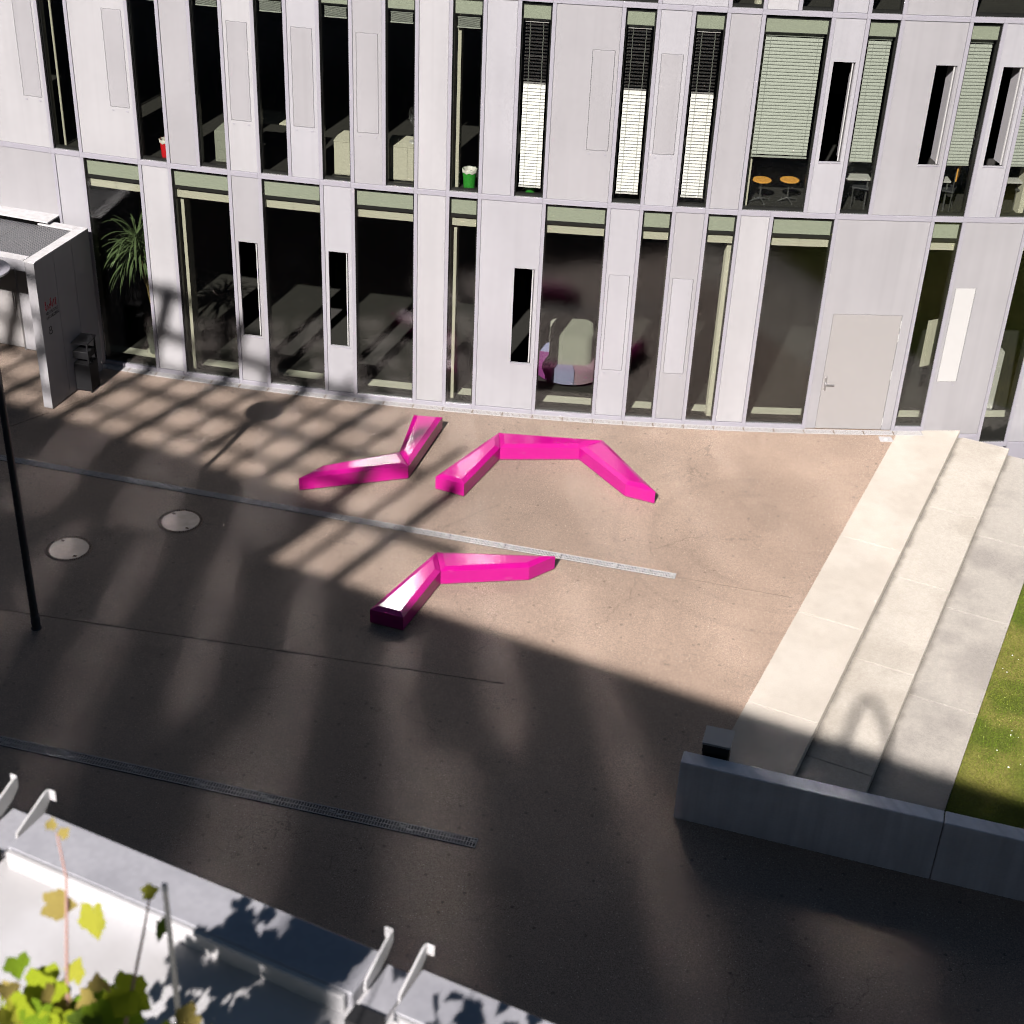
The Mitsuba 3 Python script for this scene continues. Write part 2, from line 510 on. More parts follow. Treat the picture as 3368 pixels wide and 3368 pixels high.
lv = np.c_[-np.sin(ang), np.cos(ang)] * (lean * h)[:, None]
z0 = np.full(len(P), -0.333)
V = np.concatenate([np.c_[P - wv, z0], np.c_[P + wv, z0], np.c_[P + lv, z0 + h]])
n = len(P)
labels['grass'] = {'kind': 'stuff', 'label': 'short sunny grass of the lawn', 'category': 'grass'}
put('grass', trimesh.Trimesh(V, np.c_[np.arange(n), np.arange(n) + n, np.arange(n) + 2 * n], process=False), 'grass_blade')
D = np.c_[rng.uniform(6.0, 10.5, 900), rng.uniform(14.0, 24.5, 900)]
D = D[shapely.contains_xy(lawn_poly.buffer(-0.1), D[:, 0], D[:, 1])]
D = D[meshkit.noise(np.c_[D * 1.2, np.zeros(len(D))], 4) > 0.47][:190]
disc = cyl((0, 0, -0.001), (0, 0, 0.003), 0.011, 0.010, 7)
ms = []
for p in D:
    m = disc.copy()
    m.apply_scale(rng.uniform(0.6, 1.35))
    m.apply_translation([p[0], p[1], -0.298])
    ms.append(m)
labels['daisies'] = {'kind': 'stuff', 'label': 'tiny white daisies scattered in the lawn', 'category': 'flowers'}
put('daisies', cat(*ms), 'daisy_white')

# retaining wall: two cast segments
rw = thing('retaining_wall', 'low grey concrete wall in shade at the foot of the steps', 'wall')
fw = Frame(W0, WD)
for a, b in ((0, 3.46), (3.475, 9.0), (9.015, 18.0), (18.015, 40.0)):
    m = bevel_box(a, b, -WT, 0, -0.5, 1.008, 0.012)
    if a == 0:
        m.vertices[(m.vertices[:, 0] < 0.1) & (m.vertices[:, 2] > 0.5), 0] += 0.0
    add(rw, 'segment', fw(m), 'wall_concrete')
pb = thing('pedestal_bin', 'square grey-topped metal pedestal behind the left end of the concrete wall', 'bin')
fp = Frame((2.70, 15.985), (0.968, -0.25))
add(pb, 'lid', fp.bbox(0, 0.39, -0.38, 0.0, 1.165, 1.20, 0.004), 'vent_white')
add(pb, 'collar', fp.box(0.012, 0.378, -0.368, -0.012, 1.03, 1.165), 'black')
add(pb, 'body', fp.bbox(0.02, 0.37, -0.36, -0.02, 0.0, 1.03, 0.01), 'bin_black')

# ------------------------------------------------------------------ drains and covers
def drain(label, a, b, width, mat, seg=1.0, pitch=0.032, lock=True, group=None, name='drain_channel'):
    d = thing(name, label, 'drain', group)
    a, b = np.array(a, float), np.array(b, float)
    L = np.linalg.norm(b - a)
    f = Frame(b, a - b)
    hw = width / 2
    add(d, 'channel', f.box(0, L, -hw - 0.008, hw + 0.008, -0.1, 0.004), 'black')
    u = 0.0
    while u < L - 0.2:
        e = min(u + seg, L)
        ms = [box(u + 0.003, e - 0.003, s * (hw - 0.006) - 0.006, s * (hw - 0.006) + 0.006, 0.004, 0.014) for s in (-1, 1)]
        ms += [box(x, x + (0.014 if pitch < 0.03 else 0.012), -hw + 0.012, hw - 0.012, 0.005, 0.012) for x in np.arange(u + 0.006, e - 0.016, pitch)]
        ms.append(box(u + 0.003, e - 0.003, -0.004, 0.004, 0.004, 0.010))
        add(d, 'grate', f(cat(*ms)), mat)
        if lock:
            for x, s in ((u + 0.06, 1), (e - 0.06, -1)):
                add(d, 'lock', f.box(x - 0.035, x + 0.035, s * (hw - 0.06) - 0.012, s * (hw - 0.06) + 0.012, 0.012, 0.016), 'grate_steel')
        u = e
    return d


drain('long slotted drain running past the two round covers to the pink benches', (-13.9, 25.52), (2.829, 21.664), 0.155, 'grate_steel', pitch=0.026)
drain('dark slotted drain across the shaded foreground asphalt', (-12.2, 17.88), (-0.257, 15.106), 0.175, 'grate_dark', pitch=0.042)


def manhole(x, y, r, label, rot):
    k = thing('manhole_cover', label, 'manhole cover', 'round covers in the asphalt')
    add(k, 'ring', lathe([[r - 0.045, 0.0], [r - 0.045, 0.008], [r, 0.008], [r + 0.004, 0.0]], 64, (x, y, 0)), 'rusty_iron')
    ms = []
    for i in range(72):
        a = i * 2 * np.pi / 72
        m = box(r - 0.040, r - 0.008, -0.006, 0.006, 0.007, 0.0105)
        m.apply_transform(trimesh.transformations.rotation_matrix(a, [0, 0, 1]))
        m.apply_translation([x, y, 0])
        ms.append(m)
    add(k, 'teeth', cat(*ms), 'black', kind='stuff')
    add(k, 'plate', lathe([[0, 0], [0, 0.009], [r - 0.058, 0.009], [r - 0.052, 0.0]], 64, (x, y, 0)), 'manhole_plate', smooth=30)
    for a in (rot, rot + np.pi):
        c = np.array([x + (r - 0.11) * np.cos(a), y + (r - 0.11) * np.sin(a)])
        f = Frame(c, (1, -0.1))
        add(k, 'lifting_slot', f.box(-0.032, 0.032, -0.026, 0.026, 0.008, 0.0105), 'rusty_iron')
        add(k, 'keyhole', f.box(-0.016, 0.016, -0.008, 0.008, 0.009, 0.0118), 'black')


manhole(-7.475, 21.63, 0.385, 'round manhole cover nearer the lamp pole', 2.2)
manhole(-5.790, 22.65, 0.385, 'round manhole cover nearer the slotted drain', 2.2)
fl = thing('floor_box', 'small square metal floor box by the top of the steps', 'floor box')
ff = Frame((7.20, 26.80), (1, 0.05))
add(fl, 'plate', ff.bbox(0, 0.26, -0.13, 0.07, -0.01, 0.008, 0.003), 'grate_steel')
add(fl, 'cap', lathe([[0, 0.0], [0, 0.05], [0.045, 0.04], [0.055, 0.0]], 16, (7.33, 26.82, 0.006)), 'vent_white', smooth=30)

# ------------------------------------------------------------------ pink benches
def bench_segment(poly, h1=0.272, h2=0.315, inset=0.092, foot=0.022):
    """A convex plan, upright sides, chamfers all round and a flat top."""
    pg = shapely.geometry.polygon.orient(Polygon(poly))
    inn = shapely.geometry.polygon.orient(pg.buffer(-inset, join_style='mitre', mitre_limit=12))
    A, B = np.array(pg.exterior.coords)[:-1], np.array(inn.exterior.coords)[:-1]
    if len(B) != len(A):
        B = A + (A.mean(0) - A) * 0.3
    else:
        r = min(range(len(A)), key=lambda j: sum(np.linalg.norm(A[i] - B[(i + j) % len(A)]) for i in range(len(A))))
        B = np.roll(B, -r, axis=0)
    n = len(A)
    v = np.vstack([np.c_[A, np.full(n, foot)], np.c_[A, np.full(n, h1)], np.c_[B, np.full(n, h2)]])
    f = []
    for lay in (0, n):
        for i in range(n):
            j = (i + 1) % n
            f += [[lay + i, lay + j, lay + n + j], [lay + i, lay + n + j, lay + n + i]]
    f += [[2 * n, 2 * n + i, 2 * n + i + 1] for i in range(1, n - 1)]
    f += [[0, i + 1, i] for i in range(1, n - 1)]
    return trimesh.Trimesh(v, f, process=False), pg


def bench(label, polys, gap=0.006):
    b = thing('pink_bench', label, 'bench', 'angular pink benches in the yard')
    for p in polys:
        q = np.array(Polygon(p).buffer(-gap / 2, join_style='mitre').exterior.coords)[:-1]
        m, pg = bench_segment(q)
        s = add(b, 'bench_segment', m, 'magenta')
        add(s, 'plinth', extrude(pg.buffer(-0.05, join_style='mitre'), 0.0, 0.03), 'black')


bench('two-part pink bench furthest left, crossed by blurred lattice shadows',
      [[(-2.158, 24.955), (-1.941, 24.437), (-3.884, 23.830), (-3.497, 24.332)],
       [(-2.002, 26.414), (-1.435, 26.378), (-1.938, 24.440), (-2.155, 24.950)]])
bench('three-part pink bench bent like an open bracket, nearest the facade on the right',
      [[(-1.427, 24.117), (-0.888, 23.890), (-0.285, 25.280), (-0.330, 25.870)],
       [(-0.330, 25.870), (-0.285, 25.280), (1.220, 25.425), (1.672, 25.767)],
       [(1.672, 25.767), (1.220, 25.425), (2.049, 24.168), (2.588, 23.955)]])
bench('two-part pink bench in front of the drain, its near end in shadow',
      [[(-1.242, 21.658), (-1.136, 21.081), (-1.638, 19.747), (-2.190, 19.924)],
       [(-1.242, 21.658), (-1.136, 21.081), (0.334, 21.325), (0.775, 21.705)]])
# ------------------------------------------------------------------ office building
ob = thing('office_building', 'long curved office building faced with pale metal panels and tall narrow windows', 'building')
ROWS = [(0.0, 4.42, 4.52), (4.52, 8.055, 8.145), (8.145, 11.66, 11.75)]
F0 = [(-8, -6, 'p'), (-6, -4, 'w'), (-4, 0, 'door2'), (0, 1, 'p'), (1, 3, 'w'), (3, 4, 'p'), (4, 6, 'w'), (6, 7, 'slot', 6.17, 6.82, 93), (7, 9, 'w'), (9, 10, 'slot', 9.17, 9.82, 91), (10, 12, 'w'), (12, 13, 'p'), (13, 14, 'w'),
      (14, 16, 'slot', 15.17, 15.83, 80), (16, 18, 'w'), (18, 19, 'vent', 18.16, 18.82), (19, 20, 'w'), (20, 21, 'vent', 20.16, 20.82), (21, 22, 'w'), (22, 23, 'p'), (23, 25, 'w'), (25, 28, 'door'), (28, 29, 'w'),
      (29, 31, 'white', 29.17, 29.83), (31, 32, 'w'), (32, 34, 'p'), (34, 35, 'w'), (35, 38, 'p')]
F1 = [(-8, -5, 'p'), (-5, -4, 'w'), (-4, -3, 'p'), (-3, 0, 'vent', -0.8, -0.15), (0, 1, 'w'), (1, 3, 'vent', 2.18, 2.83), (3, 4, 'w'), (4, 5, 'p'), (5, 6, 'w'), (6, 7, 'vent', 6.17, 6.82), (7, 8, 'w'), (8, 9, 'vent', 8.17, 8.83), (9, 10, 'w'),
      (10, 11, 'vent', 10.16, 10.83), (11, 12, 'w'), (12, 13, 'p'), (13, 14, 'w'), (14, 15, 'p'), (15, 16, 'w'), (16, 18, 'vent', 17.17, 17.83), (18, 19, 'w'), (19, 20, 'vent', 19.17, 19.82), (20, 21, 'w'), (21, 22, 'p'),
      (22, 24, 'w'), (24, 25, 'slot', 24.18, 24.84, 92), (25, 26, 'w'), (26, 28, 'slot', 27.20, 27.85, 83), (28, 29, 'w'), (29, 30, 'slot', 29.21, 29.85, 82), (30, 31, 'w'), (31, 33, 'p'), (33, 34, 'w'), (34, 36, 'p'), (36, 38, 'p')]
F2 = [(-8, -4, 'p'), (-4, -3, 'w'), (-3, 0, 'p'), (0, 1, 'w'), (1, 3, 'p'), (3, 4, 'w'), (4, 5, 'p'), (5, 6, 'w'), (6, 8, 'p'), (8, 10, 'w'), (10, 11, 'p'), (11, 13, 'w'), (13, 15, 'p'), (15, 16, 'w'), (16, 17, 'p'), (17, 19, 'w'), (19, 21, 'p'), (21, 22, 'w'),
      (22, 23, 'p'), (23, 24, 'w'), (24, 25, 'p'), (25, 26, 'w'), (26, 28, 'p'), (28, 30, 'w'), (30, 33, 'p'), (33, 34, 'w'), (34, 38, 'p')]
MW, REV = 0.034, -0.135                        # half a mullion's width; how deep the glass sits
pane_no = [0]


def rect(u0, u1, z0, z1):
    return shapely.box(u0, z0, u1, z1)


def flap(fr, u0, u1, z0, z1, deg, parent):
    """A vent flap hinged on its right edge and swung inwards."""
    m = bevel_box(-(u1 - u0 - 0.02), 0, -0.045, 0.0, z0 + 0.01, z1 - 0.01, 0.004)
    m.apply_transform(trimesh.transformations.rotation_matrix(math.radians(deg), [0, 0, 1]))
    m.apply_translation([u1 - 0.012, -0.02, 0])
    k = add(parent, 'vent_flap', fr(m), 'panel_1', label='vent flap swung open inwards')
    e = bevel_box(-0.03, 0.006, 0.004, 0.026, z0 + 0.02, z1 - 0.02, 0.003)
    e.apply_transform(trimesh.transformations.rotation_matrix(math.radians(deg), [0, 0, 1]))
    e.apply_translation([u1 - 0.03, -0.045, 0])
    add(k, 'edge_seal', fr(e), 'vent_white')


def build_row(row, fl_no):
    zb, zt, zr = ROWS[fl_no]
    for bi, b in enumerate(row):
        k0, k1, kind = b[:3]
        fr = bay(k0, k1)
        L = fr.L
        base = 0.0
        if fl_no == 0 and k0 >= 29:
            base = -0.17 if k0 < 31 else -0.36
        z0 = zb + (0.095 if fl_no == 0 else 0.0)
        tone = f'panel_{(k0 * 7 + fl_no * 5 + bi) % 3}'
        add(ob, 'mullion', fr.bbox(-MW, MW, -0.20, 0.014, base + zb, zt, 0.003), 'mullion')
        add(ob, 'rail', fr.bbox(-MW + 0.001, L - MW - 0.001, -0.20, 0.020, zt + 0.001, zr - 0.001, 0.003), 'mullion')
        if fl_no == 0 and kind not in ('door', 'door2'):
            add(ob, 'sill', fr.bbox(MW + 0.001, L - MW - 0.001, -0.20, 0.022, base - 0.3 if base else -0.02, 0.092 + base, 0.003), 'mullion')
            z0 = 0.095 + base
        u0, u1 = MW + 0.005, L - MW - 0.005
        if kind == 'w':
            zg0 = (z0 if fl_no == 0 else zb + 0.004)
            fr_b = 0.022
            z_head = zt - 0.02
            zs0, zs1 = (4.075, 4.35) if fl_no == 0 else (zt - 0.305, zt - 0.075)
            zg1 = 4.01 if fl_no == 0 else zs0 - 0.012
            frame = rect(u0, u1, zg0, zt - 0.002).difference(shapely.union_all([rect(u0 + fr_b, u1 - fr_b, max(zg0 + 0.05, 0.10) if fl_no == 0 else zg0 + 0.05, zg1), rect(u0 + 0.025, u1 - 0.025, zs0, zs1)]))
            w = add(ob, 'window', cat(fr.face(frame, -0.115, -0.060), fr.box(u0 - 0.004, u0 + 0.006, -0.20, -0.024, zg0, zt - 0.003), fr.box(u1 - 0.006, u1 + 0.004, -0.20, -0.024, zg0, zt - 0.003)), 'frame_dark')
            if fl_no == 0 and base:
                pass
            a, c, d, e = fr.pt(u0 - 0.004, -0.016, 0)[:2], fr.pt(u1 + 0.004, -0.016, 0)[:2], zg0 + 0.002, zt - 0.004
            pane = trimesh.Trimesh([[*a, d], [*c, d], [*c, e], [*a, e]], [[0, 1, 2], [0, 2, 3]], process=False)
            add(w, 'pane', pane, 'glass')
            add(w, 'spandrel', fr.bbox(u0 + 0.026, u1 - 0.026, -0.10, -0.064, zs0 + 0.001, zs1 - 0.001, 0.002), 'spandrel')
        elif kind == 'door2':
            fz = 3.02
            add(ob, 'panel', fr.bbox(u0, u1, -0.06, -0.003, fz + 0.006, zt - 0.004, 0.003), tone)
            u_all, u1 = u1, L * 0.5
            add(ob, 'panel', fr.bbox(u1 + 0.004, u_all, -0.06, -0.003, 0.03, fz, 0.003), tone)
            d = add(ob, 'door', fr.bbox(u0 + 0.02, u1 - 0.05, -0.10, -0.05, 0.03, fz - 0.03, 0.004), 'door_paint', label='pale entrance door under the canopy')
            add(d, 'frame', cat(fr.box(u1 - 0.048, u1, -0.12, -0.02, 0.0, fz), fr.box(u0, u0 + 0.018, -0.12, -0.02, 0.0, fz), fr.box(u0 + 0.019, u1 - 0.049, -0.12, -0.02, fz - 0.028, fz)), 'steel')
            add(d, 'handle', fr(cat(cyl((u1 - 0.13, 0.02, 0.95), (u1 - 0.13, 0.02, 1.35), 0.016, n=10), cyl((u1 - 0.13, -0.06, 1.0), (u1 - 0.13, 0.02, 1.0), 0.010, n=8), cyl((u1 - 0.13, -0.06, 1.3), (u1 - 0.13, 0.02, 1.3), 0.010, n=8))), 'steel')
        elif kind == 'door':
            zz0 = 0.012
            kk = lambda k: (k - k0) / (k1 - k0) * L
            d0, d1 = kk(25.40), kk(27.61)
            add(ob, 'panel', fr.face(rect(u0, u1, zz0, zt - 0.004).difference(rect(d0 - 0.006, d1 + 0.006, 0, 2.512)), -0.06, -0.003), tone)
            d = add(ob, 'door', fr.bbox(d0, d1, -0.062, -0.004, 0.016, 2.505, 0.003), 'door_paint', label='pale flush metal door with a steel lever')
            hu = kk(25.50)
            hd = add(d, 'handle', fr(cat(bevel_box(hu - 0.022, hu + 0.022, -0.004, 0.012, 0.86, 1.17, 0.004), cyl((hu, 0.0, 1.02), (hu, 0.055, 1.02), 0.012, n=10), tube([(hu, 0.055, 1.02), (hu + 0.02, 0.062, 1.02), (hu + 0.15, 0.062, 1.018), (hu + 0.155, 0.045, 1.018)], 0.011))), 'steel', smooth=40)
            for hz in (2.36, 2.28, 2.08, 2.00, 1.27, 1.19, 0.24, 0.16):
                add(d, 'hinge', fr(cyl((d1 + 0.004, 0.008, hz - 0.045), (d1 + 0.004, 0.008, hz + 0.045), 0.010, n=8)), 'vent_white')
        else:
            shape = rect(u0, u1, z0 + 0.004, zt - 0.004)
            if kind in ('vent', 'slot', 'white'):
                kk = lambda k: (k - k0) / (k1 - k0) * L
                v0, v1 = kk(b[3]), kk(b[4])
                vz0, vz1 = (1.10, 3.10) if fl_no == 0 else (5.49, 7.30)
                hole = rect(v0, v1, vz0, vz1)
                pk = add(ob, 'panel', fr.face(shape.difference(hole), -0.06, -0.003), tone)
                if kind == 'slot':
                    flap(fr, v0, v1, vz0, vz1, b[5], pk)
                    add(pk, 'vent_sill', fr.bbox(v0 - 0.01, v1 + 0.01, -0.06, 0.012, vz0 - 0.016, vz0 - 0.001, 0.002), 'mullion')
                else:
                    add(pk, 'vent_flap', fr.bbox(v0 + 0.006, v1 - 0.006, -0.055, -0.001, vz0 + 0.006, vz1 - 0.006, 0.003), 'vent_white' if kind == 'white' else f'panel_{(k0 * 3 + fl_no) % 3}', label='closed white vent flap' if kind == 'white' else None)
                    add(pk, 'vent_stop', cat(fr.box(v0 + 0.03, v0 + 0.07, -0.01, 0.008, vz0 - 0.075, vz0 - 0.055), fr.box(v1 - 0.07, v1 - 0.03, -0.01, 0.008, vz0 - 0.075, vz0 - 0.055)), 'mullion')
            else:
                add(ob, 'panel', fr.bbox(u0, u1, -0.06, -0.003, z0 + 0.004, zt - 0.004, 0.003), tone)


for i, r in enumerate((F0, F1, F2)):
    build_row(r, i)

# inside: slabs, beams, columns, back wall (one polygon ring between the facade and seven metres behind it)
kk_in = np.arange(-8, 39, 1.0)
outer_l, inner_l = [inner(k, 0.215) for k in kk_in], [inner(k, 7.5) for k in kk_in]
ring = Polygon(outer_l + inner_l[::-1])
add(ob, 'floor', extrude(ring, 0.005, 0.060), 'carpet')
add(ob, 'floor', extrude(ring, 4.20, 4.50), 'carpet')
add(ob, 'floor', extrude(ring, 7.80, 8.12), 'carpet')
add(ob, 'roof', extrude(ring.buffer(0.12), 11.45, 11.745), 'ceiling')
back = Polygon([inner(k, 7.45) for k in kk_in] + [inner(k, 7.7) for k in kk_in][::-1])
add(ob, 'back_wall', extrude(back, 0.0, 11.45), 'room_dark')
for k in (-8, 38):
    f = Frame(inner(k, 0.21), inner(k, 7.6) - inner(k, 0.21))
    add(ob, 'end_wall', f.box(0, 7.4, -0.1, 0.1, 0, 11.45), 'room_dark')
for i in range(0, 44, 2):
    k = -6 + i
    f = Frame(inner(k, 0.215), inner(k + 2, 0.215) - inner(k, 0.215))
    L2 = float(np.linalg.norm(inner(k + 2, 0.215) - inner(k, 0.215)))
    add(ob, 'edge_beam', f.box(0.002, L2 - 0.002, -0.25, 0.09, 3.815, 4.195), 'cream')
    g = Frame(inner(k, 0.46), inner(k + 2, 0.46) - inner(k, 0.46))
    L3 = float(np.linalg.norm(inner(k + 2, 0.46) - inner(k, 0.46)))
    add(ob, 'floor_convector', g.box(0.002, L3 - 0.002, -0.27, 0.0, 0.05, 0.068), 'strip_metal')
for kc in (-5.0, 4.0, 13.02, 22.0, 31.0):
    for za, zb_ in ((0.06, 3.81), (4.50, 7.80), (8.12, 11.45)):
        f = Frame(inner(kc - 0.21, 0.27), inner(kc + 0.21, 0.27) - inner(kc - 0.21, 0.27))
        add(ob, 'column', f.box(0, 0.27, -0.25, 0.04, za, zb_), 'cream')
f = Frame(inner(0.20, 0.30), (1, 0))
add(ob, 'pipe', f(cyl((0, 0, 4.5), (0, 0, 7.8), 0.022, n=10)), 'cream')

# gutter along the foot of the facade
gu = thing('facade_gutter', 'narrow pale grated gutter along the foot of the facade', 'drain')
for k in range(1, 29):
    f = bay(k, k + 1)
    ms = [box(0.004, f.L - 0.004, 0.026, 0.038, 0.0, 0.012), box(0.004, f.L - 0.004, 0.188, 0.20, 0.0, 0.012)]
    ms += [box(x, x + 0.016, 0.039, 0.187, 0.002, 0.010) for x in np.arange(0.01, f.L - 0.02, 0.024)]
    add(gu, 'grate', f(cat(*ms)), 'grate_steel')
    add(gu, 'channel', f.box(0.0, f.L, 0.024, 0.204, -0.02, 0.0025), 'joint_dark')

# ------------------------------------------------------------------ blinds
def blind(k0, k1, top, mid, bottom, open_deg, shut_deg, mat, label, lift=False, group='venetian blinds in the upper windows'):
    b = thing('venetian_blind', label, 'blind', group)
    fr = bay(k0, k1)
    u0, u1 = MW + 0.06, fr.L - MW - 0.06
    nn = REV - 0.03
    add(b, 'headrail', fr.bbox(u0, u1, nn - 0.03, nn + 0.03, 7.668, 7.745, 0.003), mat)
    if lift:
        ms = [box(u0 + 0.01, u1 - 0.01, nn - 0.03 + 0.004 * (i % 2), nn + 0.03, 7.655 - 0.011 * i - 0.004, 7.655 - 0.011 * i) for i in range(13)]
        add(b, 'slat_stack', fr(cat(*ms)), mat, kind='stuff')
        add(b, 'bottom_rail', fr.bbox(u0, u1, nn - 0.03, nn + 0.03, 7.485, 7.505, 0.003), mat)
        return
    z = top
    i = 0
    while z > bottom + 0.05:
        a = math.radians(open_deg if z > mid else shut_deg)
        w = 0.0385
        m = trimesh.Trimesh(*slat_arc(u0 + 0.008, u1 - 0.008, w), process=False)
        m.apply_transform(trimesh.transformations.rotation_matrix(a + rng.normal(0, 0.015), [1, 0, 0]))
        m.apply_translation([0, nn, z])
        add(b, 'slat', fr(m), mat)
        z -= 0.060
    add(b, 'bottom_rail', fr.bbox(u0, u1, nn - 0.03, nn + 0.03, bottom, bottom + 0.025, 0.003), mat)
    us = (u0 + 0.09, u1 - 0.09)
    for u in us:
        for s in (-0.036, 0.036):
            add(b, 'cord', fr(cyl((u, nn + s, bottom), (u, nn + s, 7.67), 0.0022, n=5)), 'blind_grey')


def slat_arc(u0, u1, w):
    ys = np.array([-w, -w * 0.45, 0, w * 0.45, w])
    zs = 0.006 * (1 - (ys / w) ** 2)
    v = np.vstack([np.c_[np.full(5, u), ys, zs] for u in (u0, u1)] + [np.c_[np.full(5, u), ys, zs - 0.0012] for u in (u0, u1)])
    f = []
    for i in range(4):
        f += [[i, 5 + i, 6 + i], [i, 6 + i, 1 + i]]
        f += [[10 + i, 16 + i, 15 + i], [10 + i, 11 + i, 16 + i]]
    return v, f


blind(15, 16, 7.62, 6.56, 4.66, 36, -52, 'blind_white', 'white blind right of the window with the green bin')
blind(18, 19, 7.62, 6.56, 4.66, 36, -50, 'blind_white', 'white blind, second from the left of those let down')
blind(20, 21, 7.62, 6.56, 4.66, 36, -48, 'blind_white', 'white blind just left of the wide window with stools')
blind(22, 24, 7.62, 7.7, 5.49, -30, -58, 'blind_grey', 'wide greenish blind above the two round stools')
blind(25, 26, 7.62, 7.7, 5.47, -30, -58, 'blind_grey', 'narrow greenish blind between two open vent slots')
blind(28, 29, 7.62, 7.7, 5.45, -30, -58, 'blind_grey', 'greenish blind in the second window from the right edge')
blind(30, 31, 7.62, 7.7, 5.45, -30, -58, 'blind_grey', 'greenish blind cut off by the right edge')
for k0, what in ((5, 'above the grey office cabinet'), (7, 'of the window fourth from the left'), (9, 'above the left white sideboard'), (11, 'above the desk fan'), (13, 'above the green bin'), (3, 'above the red bin')):
    blind(k0, k0 + 1, 7.62, 0, 0, 0, 0, 'blind_grey', f'drawn-up blind {what}', lift=True)
# ------------------------------------------------------------------ entrance canopy
CX = np.array([-0.955, 0.2966])                 # leftwards along the canopy's front
CY = np.array([0.2966, 0.955])                  # back towards the facade
cn = thing('entrance_canopy', 'white panelled entrance canopy with a mesh roof and one side wall', 'canopy')
fc = Frame((-9.075, 26.425), CX, out=CY)
ZC, DEP = 3.09, 1.86
for a, b in ((0, 0.625), (0.631, 1.245), (1.251, DEP)):
    add(cn, 'side_panel', fc.bbox(0.0, 0.195, a, b, 0.02, ZC - 0.034, 0.003), 'panel_1')
    add(cn, 'top_trim', fc.bbox(-0.004, 0.215, a - (0.004 if a == 0 else 0), b, ZC - 0.030, ZC, 0.003), 'coping_white')
add(cn, 'front_beam', fc.bbox(0.199, 5.0, 0.0, 0.18, 2.87, ZC - 0.002, 0.003), 'panel_0')
add(cn, 'front_trim', fc.bbox(0.219, 5.0, -0.004, 0.20, ZC - 0.001, ZC + 0.012, 0.003), 'coping_white')
add(cn, 'rear_trim', fc.bbox(0.219, 1.0, DEP - 0.20, DEP, ZC - 0.03, ZC, 0.003), 'coping_white')
add(cn, 'rear_ledge', fc.bbox(0.75, 5.0, DEP - 0.22, DEP + 0.42, ZC + 0.045, ZC + 0.075, 0.004), 'coping_white')
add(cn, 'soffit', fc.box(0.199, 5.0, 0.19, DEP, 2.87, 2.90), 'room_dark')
for a, b in ((0.219, 1.30), (1.306, 2.6), (2.606, 5.0)):
    m = box(a, b, 0.204, DEP - 0.204, ZC - 0.06, ZC - 0.035)
    m.unmerge_vertices()
    add(cn, 'mesh_panel', fc(m), 'perforated', uv=m.vertices[:, :2].copy())
# lettering on the side wall (read from the front edge to the facade)
fs = Frame((-9.075, 26.425), CY)                 # u runs back along the wall, n points out of it
ns = np.array([CY[1], -CY[0]])


def on_side(m, u, z, off=0.0015):
    m = m.copy()
    v = m.vertices.copy()
    m.vertices = np.c_[v[:, 0] + u, v[:, 2] + off, v[:, 1] + z]
    m.invert()
    return fs(m)


bars = [(0.00, 0.19, 0.00), (0.065, 0.10, 0.0), (0.13, 0.10, 0.0), (0.165, 0.17, 0.03), (0.215, 0.12, 0.0), (0.27, 0.13, 0.01), (0.325, 0.15, 0.0)]
ms = []
for i, (u, hgt, dz) in enumerate(bars):
    ms.append(box(u, u + 0.026, dz, dz + hgt, 0, 0.002))
add(cn, 'red_emblem', on_side(cat(*ms), 0.185, 2.03), 'red_print')
for txt, z in (('HOCHSCHULE', 1.93), ('DER MEDIEN', 1.84)):
    m = meshkit.text_mesh(txt, 0.062, 0.002)
    m.apply_scale([0.40 / m.extents[0], 1, 1])
    add(cn, 'lettering', on_side(m, 0.18, z), 'dark_print')
add(cn, 'house_number', on_side(meshkit.text_mesh('8', 0.165, 0.002), 0.185, 1.52), 'dark_print')

# litter bin in the canopy's corner
lb = thing('litter_bin', 'tall black metal litter bin standing against the canopy wall', 'bin')
fb = Frame((-8.905, 27.262), np.array([0.419, -0.079]))
# u along the front edge to the right, n towards the camera; the bin lies behind the front edge
add(lb, 'body', fb.bbox(0.0, 0.42, -0.36, 0.0, 0.03, 0.62, 0.01), 'bin_black')
add(lb, 'ash_box', fb.bbox(0.02, 0.40, -0.34, -0.012, 0.72, 0.88, 0.008), 'bin_black')
for u in (0.0, 0.392):
    for nn in (-0.36, -0.028):
        add(lb, 'post', fb.box(u, u + 0.028, nn, nn + 0.028, 0.0, 1.055), 'bin_black')
add(lb, 'liner', fb.box(0.03, 0.39, -0.33, -0.03, 0.60, 0.625), 'black')
add(lb, 'hood', fb(trimesh.convex.convex_hull(np.array([[-0.015, 0.015, 1.055], [0.435, 0.015, 1.055], [0.435, -0.375, 1.09], [-0.015, -0.375, 1.09], [-0.015, 0.015, 1.07], [0.435, 0.015, 1.07], [0.435, -0.375, 1.115], [-0.015, -0.375, 1.115]]))), 'bin_black')

# street lamp
sl = thing('street_lamp', 'dark street lamp pole at the left edge', 'lamp')
LP = np.array([-7.380, 19.385])
add(sl, 'pole', cyl((*LP, 0.25), (*LP, 5.98), 0.062, 0.045, 24), 'pole_dark', smooth=30)
add(sl, 'base', lathe([[0, 0], [0.085, 0.0], [0.080, 0.012], [0.072, 0.03], [0.070, 0.25], [0.062, 0.26], [0, 0.26]], 24, (*LP, 0)), 'pole_dark', smooth=30)
add(sl, 'head', lathe([[0, 5.96], [0.10, 5.965], [0.33, 6.03], [0.375, 6.05], [0.375, 6.075], [0.33, 6.09], [0, 6.11]], 40, (*LP, 0)), 'mullion', smooth=30)
add(sl, 'collar', lathe([[0.17, 6.095], [0.17, 6.125], [0.20, 6.125], [0.20, 6.095]], 32, (*LP, 0)), 'grate_steel')

